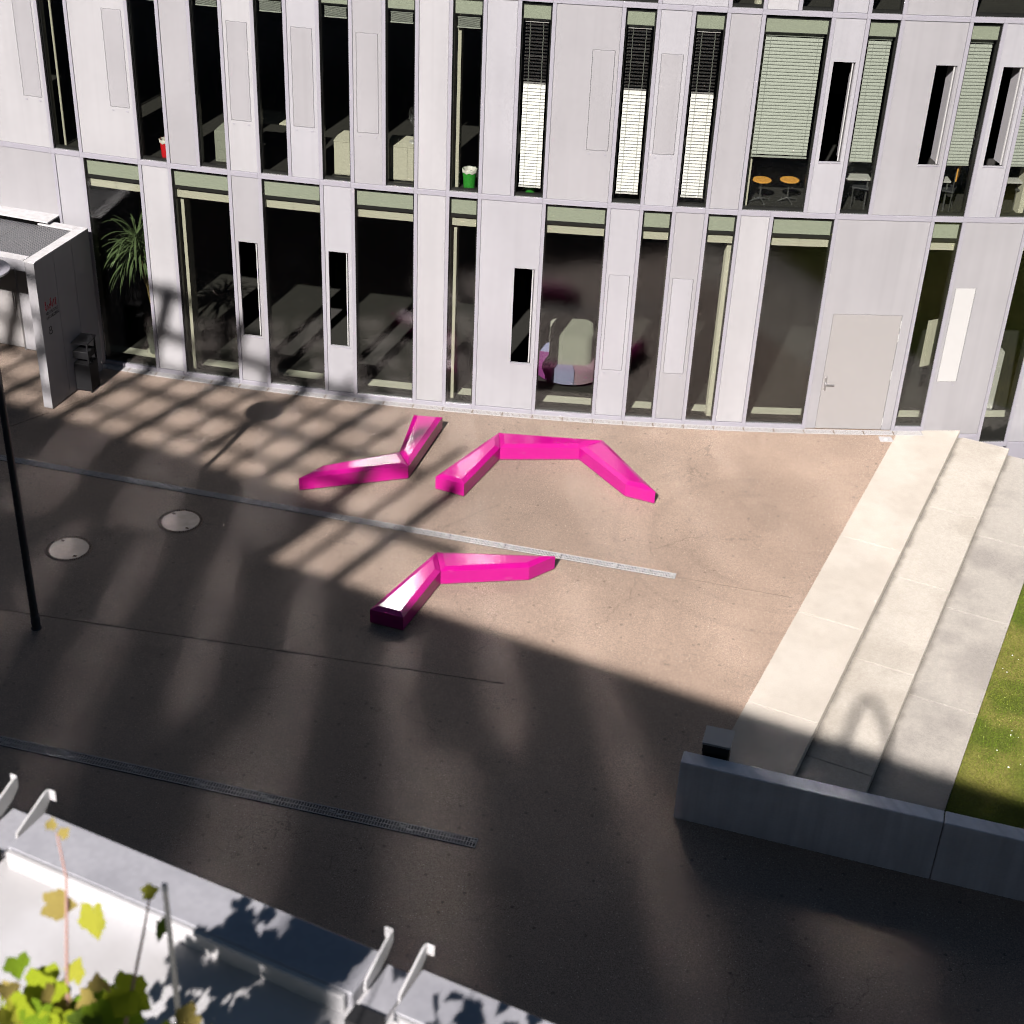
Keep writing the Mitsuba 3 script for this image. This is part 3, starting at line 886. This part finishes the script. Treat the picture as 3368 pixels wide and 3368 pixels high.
# ------------------------------------------------------------------ things behind the glass
pp = thing('potted_palm', 'tall potted dragon palm behind the ground floor window beside the canopy', 'plant')
PC = np.array([-7.58, 29.02])
add(pp, 'pot', lathe([[0, 0.06], [0.16, 0.06], [0.205, 0.52], [0.215, 0.55], [0.20, 0.56], [0.185, 0.50], [0, 0.50]], 28, (*PC, 0)), 'pot_dark', smooth=40)
add(pp, 'saucer', lathe([[0, 0.06], [0.22, 0.062], [0.24, 0.09], [0.23, 0.09], [0.21, 0.07], [0, 0.07]], 28, (*PC, 0)), 'cream')
tr = np.array([[0, 0, 0.5], [0.02, 0.0, 0.85], [-0.06, 0.02, 1.3], [-0.14, 0.02, 1.8], [-0.22, 0.0, 2.35]]) + [*PC, 0]
add(pp, 'trunk', tube(tr, [0.05, 0.042, 0.036, 0.033, 0.028], 10), 'palm_trunk', smooth=40)
top = tr[-1]


def strap(root, az, el, length, width, droop):
    n = 9
    pts, d = [np.array(root)], np.array([np.cos(az) * np.cos(el), np.sin(az) * np.cos(el), np.sin(el)])
    for i in range(n - 1):
        pts.append(pts[-1] + d * length / (n - 1))
        d = d + np.array([0, 0, -droop / (n - 1)])
        d /= np.linalg.norm(d)
    pts = np.array(pts)
    side = np.array([-np.sin(az), np.cos(az), 0])
    wv = width * np.sin(np.linspace(0.35, np.pi - 0.02, n)) ** 0.7
    v = np.vstack([pts - side * wv[:, None], pts + np.array([0, 0, -0.3])[None] * wv[:, None], pts + side * wv[:, None]])
    f = []
    for i in range(n - 1):
        for a in (0, n):
            f += [[a + i, a + n + i, a + n + i + 1], [a + i, a + n + i + 1, a + i + 1]]
    return trimesh.Trimesh(v, f, process=False)


for i in range(190):
    el = rng.uniform(-0.35, 1.35)
    root = top + np.array([rng.normal(0, 0.02), rng.normal(0, 0.02), rng.uniform(-0.22, 0.25)])
    add(pp, 'leaf', strap(root, rng.uniform(0, 2 * np.pi), el, rng.uniform(0.65, 1.05), rng.uniform(0.014, 0.023), rng.uniform(1.4, 2.8)), 'palm_leaf')


def bucket(name, label, xy, z, r0, r1, h, mat, bag=False):
    k = thing(name, label, 'bin')
    add(k, 'body', lathe([[0, z], [r0, z], [r1, z + h], [r1 - 0.008, z + h], [r0 - 0.006, z + 0.01], [0, z + 0.01]], 28, (*xy, 0)), mat, smooth=40)
    if bag:
        t = np.linspace(0, 2 * np.pi, 40, endpoint=False)
        v, f = [], []
        for j, (rr, zz) in enumerate(((r1 + 0.006, z + h - 0.06), (r1 + 0.010, z + h + 0.004), (r1 - 0.02, z + h - 0.002), (r1 - 0.04, z + h - 0.12))):
            v += [[xy[0] + (rr + 0.004 * np.sin(9 * a + j)) * np.cos(a), xy[1] + (rr + 0.004 * np.sin(9 * a + j)) * np.sin(a), zz + 0.008 * np.sin(7 * a + 2 * j)] for a in t]
        for j in range(3):
            for i in range(40):
                q = (i + 1) % 40
                f += [[j * 40 + i, j * 40 + q, j * 40 + 40 + q], [j * 40 + i, j * 40 + 40 + q, j * 40 + 40 + i]]
        add(k, 'bag', trimesh.Trimesh(v, f, process=False), 'bag_white', smooth=True)


bucket('waste_bin', 'bright red waste bin behind an upper window', inner(3.76, 0.29), 4.50, 0.105, 0.13, 0.38, 'plastic_red', True)
bucket('waste_bin', 'green waste bin with a white bag over its rim', inner(13.60, 0.29), 4.50, 0.105, 0.135, 0.38, 'plastic_green', True)
bucket('waste_bin', 'small green bin half hidden under a white blind', inner(15.5, 0.36), 4.50, 0.09, 0.11, 0.16, 'plastic_green')

for i, (x, y) in enumerate(((4.335, 27.62), (4.858, 27.69))):
    s = thing('stool', ('left' if i == 0 else 'right') + ' of the two round wooden stools on chrome star feet', 'stool', 'round wooden stools under the wide blind')
    add(s, 'seat', lathe([[0, 4.905], [0.165, 4.905], [0.18, 4.915], [0.18, 4.925], [0.165, 4.935], [0, 4.930]], 32, (x, y, 0)), 'wood_seat', smooth=40)
    add(s, 'post', cyl((x, y, 4.57), (x, y, 4.905), 0.014, n=12), 'steel', smooth=30)
    for j in range(4):
        a = 0.35 + j * np.pi / 2
        c, sn = np.cos(a), np.sin(a)
        add(s, 'foot', tube([(x, y, 4.58), (x + 0.10 * c, y + 0.10 * sn, 4.56), (x + 0.20 * c, y + 0.20 * sn, 4.525), (x + 0.205 * c, y + 0.205 * sn, 4.505)], [0.016, 0.013, 0.011, 0.013], 8), 'steel', smooth=30)


def cabinet(label, k0, k1, d0, depth, z, h, name='sideboard'):
    c = thing(name, label, 'cabinet')
    A, B = inner(k0, d0), inner(k1, d0)
    f = Frame(A, B - A)
    L = float(np.linalg.norm(B - A))
    add(c, 'body', f.bbox(0, L, -depth, 0, z + 0.03, z + h - 0.022, 0.004), 'cream')
    add(c, 'top', f.bbox(-0.005, L + 0.005, -depth, 0.01, z + h - 0.02, z + h, 0.003), 'cream')
    add(c, 'plinth', f.box(0.02, L - 0.02, -depth + 0.02, -0.03, z, z + 0.03), 'black')
    add(c, 'door', f.bbox(0.01, L / 2 - 0.003, 0.001, 0.014, z + 0.05, z + h - 0.03, 0.002), 'cream')
    add(c, 'door', f.bbox(L / 2 + 0.003, L - 0.01, 0.001, 0.014, z + 0.05, z + h - 0.03, 0.002), 'cream')


cabinet('white sideboard close behind the upper window right of the paired closed vents', 9.28, 10.5, 0.32, 0.6, 4.50, 0.69)
cabinet('white sideboard under the desk fan', 10.95, 12.3, 0.32, 0.6, 4.50, 0.69)
oc = thing('office_cabinet', 'tall grey pedestal cabinet behind the window above the palm side', 'cabinet')
fo = Frame(inner(5.30, 0.42), (1, -0.15))
add(oc, 'body', fo.bbox(0, 0.42, -0.55, 0, 4.50, 5.10, 0.006), 'grey_fabric')
for z in (4.55, 4.74, 4.92):
    add(oc, 'drawer', fo.bbox(0.012, 0.408, 0.001, 0.012, z, z + 0.17, 0.003), 'grey_fabric')
ds = thing('desk', 'desk with a sheet of red print on its sunlit corner', 'desk')
fd = Frame(inner(5.62, 0.75), (1, -0.15))
add(ds, 'top', fd.bbox(0, 1.4, -0.7, 0, 5.22, 5.25, 0.004), 'cream')
for u, nn in ((0.04, -0.04), (1.36, -0.04), (0.04, -0.66), (1.36, -0.66)):
    add(ds, 'leg', fd.box(u - 0.02, u + 0.02, nn - 0.02, nn + 0.02, 4.5, 5.22), 'steel')
fn = thing('desk_fan', 'round desk fan standing on the white sideboard', 'fan')
FP = inner(11.75, 0.60)
add(fn, 'stand', cat(cyl((*FP, 5.19), (*FP, 5.62), 0.016, n=10), cyl((*FP, 5.19), (*FP, 5.21), 0.10, 0.09, 20)), 'vent_white')
add(fn, 'motor', cyl((FP[0] + 0.01, FP[1] + 0.02, 5.68), (FP[0] + 0.08, FP[1] + 0.08, 5.69), 0.045, n=14), 'vent_white')
ax = np.array([-0.75, -0.66, 0.0])
sd = np.array([0.66, -0.75, 0.0])
cc = np.array([*FP, 5.68])
rings = [tube([cc + 0.0 * ax + r * (np.cos(t) * sd + np.sin(t) * np.array([0, 0, 1])) for t in np.linspace(0, 2 * np.pi, 33)], 0.0035 if r < 0.15 else 0.006, 5) for r in (0.05, 0.09, 0.13, 0.165)]
add(fn, 'cage', cat(*rings), 'steel')
for j in range(4):
    a = j * np.pi / 2 + 0.3
    e1, e2 = np.cos(a) * sd + np.sin(a) * np.array([0, 0, 1]), -np.sin(a) * sd + np.cos(a) * np.array([0, 0, 1])
    add(fn, 'blade', trimesh.Trimesh([cc - 0.02 * ax, cc + 0.13 * e1 + 0.05 * e2, cc + 0.14 * e1 - 0.05 * e2 - 0.03 * ax], [[0, 1, 2], [0, 2, 1]], process=False), 'pole_dark')

ro = thing('round_settee', 'round padded settee on castors with a tall grey middle block', 'settee')
RC = np.array([1.05, 28.93])
for i, (a0, a1, mat) in enumerate(((-2.15, -1.45, 'blue_fabric'), (-1.44, -0.35, 'mauve_fabric'), (-0.34, 1.2, 'purple_fabric'), (1.21, 2.9, 'blue_fabric'), (2.91, 4.12, 'purple_fabric'))):
    t = np.linspace(a0 + 0.008, a1 - 0.008, 14)
    pg = Polygon([(0.44 * np.cos(q), 0.44 * np.sin(q)) for q in t] + [(0.72 * np.cos(q), 0.72 * np.sin(q)) for q in t[::-1]]).buffer(0)
    m = extrude(pg, 0.16, 0.48)
    m.apply_translation([*RC, 0])
    add(ro, 'seat', m, mat)
m = extrude(shapely.box(-0.24, -0.24, 0.24, 0.24).buffer(0.20, quad_segs=8), 0.16, 1.10)
m2 = extrude(shapely.box(-0.24, -0.24, 0.24, 0.24).buffer(0.17, quad_segs=8), 1.10, 1.125)
for q in (m, m2):
    q.apply_translation([*RC, 0])
add(ro, 'backrest', cat(m, m2), 'grey_fabric', smooth=35)
for a in (-1.35, -1.95, 0.2, 1.8, 3.3):
    add(ro, 'castor', cyl((RC[0] + 0.58 * np.cos(a) - 0.03, RC[1] + 0.58 * np.sin(a), 0.105), (RC[0] + 0.58 * np.cos(a) + 0.03, RC[1] + 0.58 * np.sin(a), 0.105), 0.045, n=14), 'steel')

ki = thing('display_stand', 'white rounded display stand behind the ground floor window at the right edge', 'stand')
KP = inner(31.62, 0.82)
fk = Frame(KP, (1, 0.06))
pg = shapely.box(-0.45 + 0.06, 0.06, 0.17 - 0.06, 1.33).buffer(0.06)
add(ki, 'panel', fk.face(pg, -0.12, 0.0), 'vent_white')
add(ki, 'foot', fk.box(-0.4, 0.15, -0.25, 0.1, 0.06, 0.075), 'steel')
wp = thing('roll_up_banner', 'narrow cream banner edge behind the window right of the metal door', 'banner')
fk = Frame(inner(28.72, 0.35), (1, 0.5))
add(wp, 'sheet', fk.box(0, 0.6, -0.012, 0.0, 1.25, 2.25), 'cream')
add(wp, 'post', fk(cyl((0.3, -0.02, 0.06), (0.3, -0.02, 1.25), 0.012, n=8)), 'steel')


def table_chair(k, d, label_t, label_c):
    t = thing('meeting_table', label_t, 'table')
    f = Frame(inner(k, d), (1, 0.04))
    add(t, 'top', f.bbox(0, 0.78, -0.7, 0, 5.06, 5.095, 0.004), 'vent_white')
    for u, nn in ((0.05, -0.05), (0.73, -0.05), (0.05, -0.65), (0.73, -0.65)):
        add(t, 'leg', f.box(u - 0.015, u + 0.015, nn - 0.015, nn + 0.015, 4.5, 5.06), 'steel')
    c = thing('chair', label_c, 'chair')
    g = Frame(inner(k + 0.75, d + 0.05), (0.9, -0.35))
    add(c, 'seat', g.bbox(0, 0.42, -0.40, 0, 4.90, 4.925, 0.006), 'pole_dark')
    add(c, 'backrest', g.bbox(0.40, 0.425, -0.40, 0.0, 5.12, 5.36, 0.006), 'wood_seat')
    for u, nn in ((0.03, -0.03), (0.39, -0.03), (0.03, -0.37), (0.39, -0.37)):
        add(c, 'leg', g(cyl((u, nn, 4.5), (u, nn, 4.90 if u < 0.2 else 5.3), 0.010, n=8)), 'steel')


table_chair(24.7, 0.30, 'white table beneath the narrow greenish blind', 'wooden chair beneath the narrow greenish blind')
table_chair(27.2, 0.32, 'white table below the second blind from the right edge', 'wooden chair below the second blind from the right edge')
table_chair(29.9, 0.34, 'white table in the last upper window at the right', 'wooden chair in the last upper window at the right')

# ------------------------------------------------------------------ camera side: house, parapet, planter rail
E1 = np.array([0.912, -0.4102])                 # along the edge to the right
E2 = np.array([-0.4102, -0.912])                # inwards, towards the camera
EO = np.array([-0.277, 1.374])
fe = Frame(EO, E1, out=E2)
ch = thing('terrace_house', 'building whose white roof terrace edge cuts across the bottom left corner', 'building')
add(ch, 'wall', fe.box(-60, 60, 0.02, 0.35, 0.0, 13.235), 'facing_wall')
add(ch, 'wall', fe.box(-60, 60, 15.0, 15.3, 0.0, 12.4), 'facing_wall')
add(ch, 'terrace_floor', fe.box(-60, 60, 0.36, 14.98, 12.2, 12.45), 'facing_wall')
PAIRS = [(-0.42, -0.366), (0.163, 0.210), (0.745, 0.795), (-1.005, -0.955)]
cuts = sorted(PAIRS)
u = -30.0
for a, b in cuts + [(30.0, 30.0)]:
    add(ch, 'edge_rail', fe.bbox(u, a - 0.004, 0.0, 0.074, 13.262, 13.300, 0.002), 'coping_grey')
    u = b + 0.004
u = -30.0
for a, b in cuts + [(30.0, 30.0)]:
    add(ch, 'upstand', fe.bbox(u, a - 0.010, 0.0755, 0.085, 13.24, 13.302, 0.002), 'coping_white')
    u = b + 0.010
add(ch, 'coping', fe.bbox(-60, 60, 0.022, 0.46, 13.236, 13.275, 0.004), 'coping_white')
add(ch, 'parapet', fe.box(-60, 60, 0.352, 0.44, 12.45, 13.235), 'facing_wall')
for a, b in cuts:
    br = thing('rail_bracket', {-0.42: 'white clamp bracket at the left end of the terrace edge', 0.163: 'white clamp bracket over the gap in the terrace edge beside the leaf shadows'}.get(a, 'white clamp bracket on the terrace edge further ' + ('right' if a > 0 else 'left') + ', out of view'), 'bracket', 'clamp brackets on the terrace edge')
    prof = Polygon([(0.052, 13.286), (0.050, 13.302), (-0.008, 13.325), (-0.016, 13.325), (-0.016, 13.308), (-0.003, 13.296), (0.02, 13.286)])
    for uu, s in ((a, -1), (b, 1)):
        m = trimesh.creation.extrude_polygon(prof, 0.003, engine='earcut')
        v = m.vertices.copy()
        m.vertices = np.c_[v[:, 2] + uu - 0.0015, v[:, 0], v[:, 1]]
        add(br, 'plate', fe(m), 'coping_white')
        x0, x1 = (uu - 0.011, uu) if s < 0 else (uu, uu + 0.011)
        add(br, 'flange', fe.bbox(x0, x1, -0.0185, -0.0160, 13.308, 13.325, 0.0008), 'coping_white')
    add(br, 'tray', fe.box(a + 0.004, b - 0.006, 0.002, 0.076, 13.262, 13.284), 'coping_grey')
    add(br, 'socket', fe.box(a + 0.003, b - 0.004, 0.077, 0.104, 13.262, 13.292), 'black')

# bamboo stake and the vine with its small leaves
sk = thing('plant_stake', 'thin pale plant stake leaning in front of the terrace edge', 'stake')
add(sk, 'cane', tube([(-0.308, 1.028, 13.685), (-0.300, 1.000, 13.56), (-0.288, 0.962, 13.40), (-0.276, 0.93, 13.272)], [0.0026, 0.0028, 0.0031, 0.0033], 12), 'bamboo', smooth=40)
add(sk, 'tip', cyl((-0.308, 1.028, 13.685), (-0.3085, 1.0295, 13.691), 0.0031, 0.0028, 12), 'vent_white')


def leaf_mesh(size, lobes=5, cup=0.25):
    """A small lobed vine leaf: fan of triangles folded along the midrib, stalk at the origin, tip along +x."""
    t = np.linspace(-np.pi, np.pi, 27)
    r = 0.5 + 0.05 * np.cos(lobes * t) + 0.03 * np.cos(13 * t)
    r = r * (1 - 0.35 * np.exp(-((np.abs(t) - np.pi) ** 2) / 0.08)) + 0.12 * np.exp(-(t ** 2) / 0.10)
    x, y = 0.42 + r * np.cos(t), r * np.sin(t) * 0.95
    z = cup * np.abs(y) - 0.22 * (x - 0.4) ** 2 + rng.normal(0, 0.012, len(t))
    v = np.vstack([[0.40, 0, -0.03], np.c_[x, y, z]]) * size
    f = [[0, i, i + 1] for i in range(1, 27)]
    return trimesh.Trimesh(v, f, process=False)


def orient(m, at, d, nrm):
    d = np.array(d, float) / np.linalg.norm(d)
    nrm = np.array(nrm, float) - d * (d @ nrm)
    nrm /= np.linalg.norm(nrm)
    M = np.eye(4)
    M[:3, 0], M[:3, 1], M[:3, 2], M[:3, 3] = d, np.cross(nrm, d), nrm, at
    m = m.copy()
    m.apply_transform(M)
    return m


vp = thing('vine_plant', 'leafy vine with yellow green leaves growing up in front of the terrace edge', 'plant')
fwd = np.array([0, math.cos(PITCH), -math.sin(PITCH)])
STEMS = [
    [(-0.392, 0.905, 13.36), (-0.400, 0.960, 13.50), (-0.405, 1.010, 13.60), (-0.412, 1.060, 13.66), (-0.424, 1.085, 13.695)],
    [(-0.392, 0.905, 13.36), (-0.360, 0.93, 13.45), (-0.345, 0.985, 13.56), (-0.335, 1.035, 13.62), (-0.332, 1.055, 13.645)],
    [(-0.40, 0.88, 13.32), (-0.44, 0.93, 13.44), (-0.455, 0.975, 13.53), (-0.462, 1.0, 13.57)],
    [(-0.36, 0.82, 13.30), (-0.38, 0.78, 13.50), (-0.40, 0.74, 13.66), (-0.41, 0.70, 13.84), (-0.44, 0.66, 13.98)],
    [(-0.30, 0.78, 13.30), (-0.30, 0.72, 13.55), (-0.33, 0.66, 13.75), (-0.36, 0.62, 13.95)],
    [(-0.22, 0.75, 13.30), (-0.22, 0.66, 13.55), (-0.25, 0.58, 13.78), (-0.24, 0.55, 13.92)],
    [(-0.46, 0.85, 13.30), (-0.50, 0.80, 13.52), (-0.52, 0.74, 13.72)]]
for s in STEMS:
    add(vp, 'stem', tube(s, np.linspace(0.0024, 0.0011, len(s)), 6), 'stem_red', smooth=40)
# leaves that show in the picture: centre, size, direction of the tip, facing, tone
SHOW = [((-0.430, 1.088, 13.700), 0.012, (0.2, 0.3, 0.9), (0.2, -0.8, 0.5), 'leaf_brown'), ((-0.418, 1.083, 13.695), 0.012, (0.6, 0.3, 0.6), (-0.2, -0.8, 0.5), 'leaf_brown'),
        ((-0.424, 1.045, 13.640), 0.030, (0.9, 0.1, -0.1), (0.1, -0.7, 0.7), 'leaf_brown'),
        ((-0.385, 1.045, 13.630), 0.034, (0.15, -0.5, -0.85), (-0.4, -0.7, 0.5), 'leaf_yellow'),
        ((-0.420, 1.000, 13.580), 0.044, (-0.75, -0.3, -0.4), (0.1, -0.6, 0.8), 'leaf_bright'),
        ((-0.400, 0.985, 13.550), 0.040, (0.9, 0.1, 0.05), (0.0, -0.4, 0.9), 'leaf_green'),
        ((-0.352, 1.000, 13.575), 0.042, (0.8, -0.2, -0.45), (0.2, -0.6, 0.8), 'leaf_bright'),
        ((-0.365, 0.975, 13.530), 0.042, (0.5, -0.3, -0.7), (0.5, -0.6, 0.5), 'leaf_green'),
        ((-0.380, 0.960, 13.505), 0.040, (0.3, -0.5, -0.7), (-0.2, -0.6, 0.7), 'leaf_dark'),
        ((-0.395, 0.950, 13.490), 0.036, (-0.3, -0.5, -0.7), (0.3, -0.7, 0.5), 'leaf_yellow'),
        ((-0.345, 0.955, 13.500), 0.042, (0.2, -0.6, -0.7), (-0.3, -0.7, 0.6), 'leaf_dark'),
        ((-0.335, 1.058, 13.648), 0.016, (0.9, 0.2, 0.3), (0.1, -0.6, 0.8), 'leaf_yellow'), ((-0.322, 1.045, 13.618), 0.022, (0.05, -0.5, -0.85), (0.9, -0.3, 0.2), 'leaf_dark'),
        ((-0.462, 1.005, 13.560), 0.018, (-0.5, 0.3, 0.5), (0.2, -0.8, 0.5), 'leaf_brown'), ((-0.440, 0.985, 13.530), 0.034, (0.2, -0.5, -0.7), (0.4, -0.7, 0.5), 'leaf_bright'),
        ((-0.455, 0.970, 13.500), 0.030, (-0.4, -0.4, -0.7), (-0.2, -0.7, 0.6), 'leaf_yellow'), ((-0.435, 0.955, 13.480), 0.036, (0.1, -0.5, -0.8), (0.1, -0.7, 0.7), 'leaf_yellow'),
        ((-0.470, 0.960, 13.480), 0.030, (0.5, -0.3, -0.7), (-0.3, -0.7, 0.5), 'leaf_brown'), ((-0.405, 0.930, 13.450), 0.040, (0.4, -0.5, -0.6), (0.0, -0.7, 0.7), 'leaf_dark'),
        ((-0.375, 0.930, 13.450), 0.036, (-0.4, -0.5, -0.6), (0.3, -0.7, 0.5), 'leaf_bright'), ((-0.350, 0.925, 13.440), 0.036, (0.3, -0.6, -0.6), (0.3, -0.6, 0.7), 'leaf_green'),
        ((-0.460, 0.935, 13.445), 0.036, (-0.2, -0.6, -0.7), (0.0, -0.7, 0.7), 'leaf_bright'), ((-0.43, 0.925, 13.43), 0.036, (0.3, -0.6, -0.7), (0.2, -0.7, 0.7), 'leaf_yellow')]
for c, s, d, nv, mat in SHOW:
    d = np.array(d, float) / np.linalg.norm(d)
    add(vp, 'leaf', orient(leaf_mesh(s), np.array(c) - d * s * 0.3, d, nv), mat, smooth=True)
# its crown, close under the tall shoots: most of it is below the picture and throws the leaf shadows on the edge
TONE = ('leaf_green', 'leaf_bright', 'leaf_dark', 'leaf_bright', 'leaf_yellow', 'leaf_green', 'leaf_brown')
for i in range(96):
    if i < 54:
        c = np.array([rng.normal(-0.412, 0.040), rng.normal(0.978, 0.016), rng.normal(13.560, 0.026)])
    elif i < 74:
        c = np.array([rng.normal(-0.330, 0.085), rng.normal(0.940, 0.026), rng.normal(13.500, 0.055)])
    else:
        c = np.array([rng.uniform(-0.26, -0.02), rng.normal(0.90, 0.03), rng.normal(13.50, 0.05)])
    d = rng.normal(0, 0.7, 3) + [0, -0.3, -0.5]
    add(vp, 'leaf', orient(leaf_mesh(rng.uniform(0.020, 0.040)), c, d, rng.normal(0, 0.45, 3) + [-0.1, -0.6, 0.75]), TONE[i % 7], smooth=True)

# roof pergola up on the left: only its lattice shadow is seen
pg_ = thing('roof_pergola', 'steel roof lattice whose blurred grid shadow falls across the yard', 'pergola')
ZP = 17.4
sh = np.array([-SUN[0], -SUN[1]]) / SUN[2] * ZP   # from a shadow on the ground back to the lattice: subtract
da, db = np.array([math.cos(math.radians(58.5)), math.sin(math.radians(58.5))]), np.array([math.cos(math.radians(-25.5)), math.sin(math.radians(-25.5))])
na, nb_ = np.array([0.8526, -0.5225]), np.array([0.4305, 0.9026])


def lat(ca, cb):
    """Ground point with the two lattice coordinates."""
    return np.linalg.solve(np.array([na, nb_]), [ca, cb])


def pbeam(a, b, w, h, z=ZP):
    a, b = np.array(a) - sh, np.array(b) - sh
    f = Frame(a, b - a)
    add(pg_, 'beam', f.box(0, np.linalg.norm(b - a), -w / 2, w / 2, z - h, z), 'pole_dark')


CB0 = 17.6


def lat_end(ca):
    """How far the lattice reaches towards the yard: its free edge runs askew."""
    return 23.75 if ca < -22 else float(np.interp(ca, [-21.0, -18.0, -16.0, -14.3, -13.4], [24.95, 24.3, 23.3, 22.9, 21.4]))


for i, ca in enumerate(np.arange(-33.65, -13.4, 0.775)):
    thick = i % 2 == 0
    pbeam(lat(ca, CB0 if ca > -15 else 19.3), lat(ca, lat_end(ca)), 0.25 if thick else 0.13, 0.10)
for cb, c0, c1, w in ((19.75, -33.5, -12.3, 0.25), (21.75, -33.5, -14.4, 0.20), (23.70, -33.5, -16.9, 0.22), (24.9, -22.2, -20.2, 0.22), (20.7, -33.5, -15.2, 0.12), (22.7, -33.5, -15.6, 0.10)):
    pbeam(lat(c0, cb), lat(c1, cb), w, 0.12, ZP - 0.11)
q = [lat(-60, 15.2) - sh, lat(-14.7, 15.2) - sh, lat(-14.7, 19.75) - sh, lat(-60, 19.75) - sh]
add(pg_, 'solid_roof', extrude(Polygon(q), ZP + 0.002, ZP + 0.10), 'facing_wall')
for ca in (-14.9, -20, -26, -32):
    for cb in (15.6, 17.4):
        p = lat(ca, cb) - sh
        add(pg_, 'post', box(p[0] - 0.06, p[0] + 0.06, p[1] - 0.06, p[1] + 0.06, 12.45, ZP - 0.25), 'pole_dark')

# an arched grab rail on the roof behind: only its ring-shaped shadow is seen, on the middle tread
gr = thing('grab_rail', 'bent grab rail on the roof, seen only as a ring shadow on the steps', 'rail')
arch = [(0.40, 14.9), (0.41, 15.6), (0.43, 16.1), (0.48, 16.45), (0.57, 16.60), (0.70, 16.52), (0.86, 16.28), (1.00, 15.98), (1.07, 15.6), (1.08, 14.9)]
add(gr, 'hoop', tube([fe.pt(e, 3.0, z) for e, z in arch], 0.058, 12), 'steel', smooth=40)
for e in (0.40, 1.08):
    add(gr, 'post', cyl(fe.pt(e, 3.0, 12.45), fe.pt(e, 3.0, 14.95), 0.045, n=12), 'steel', smooth=40)
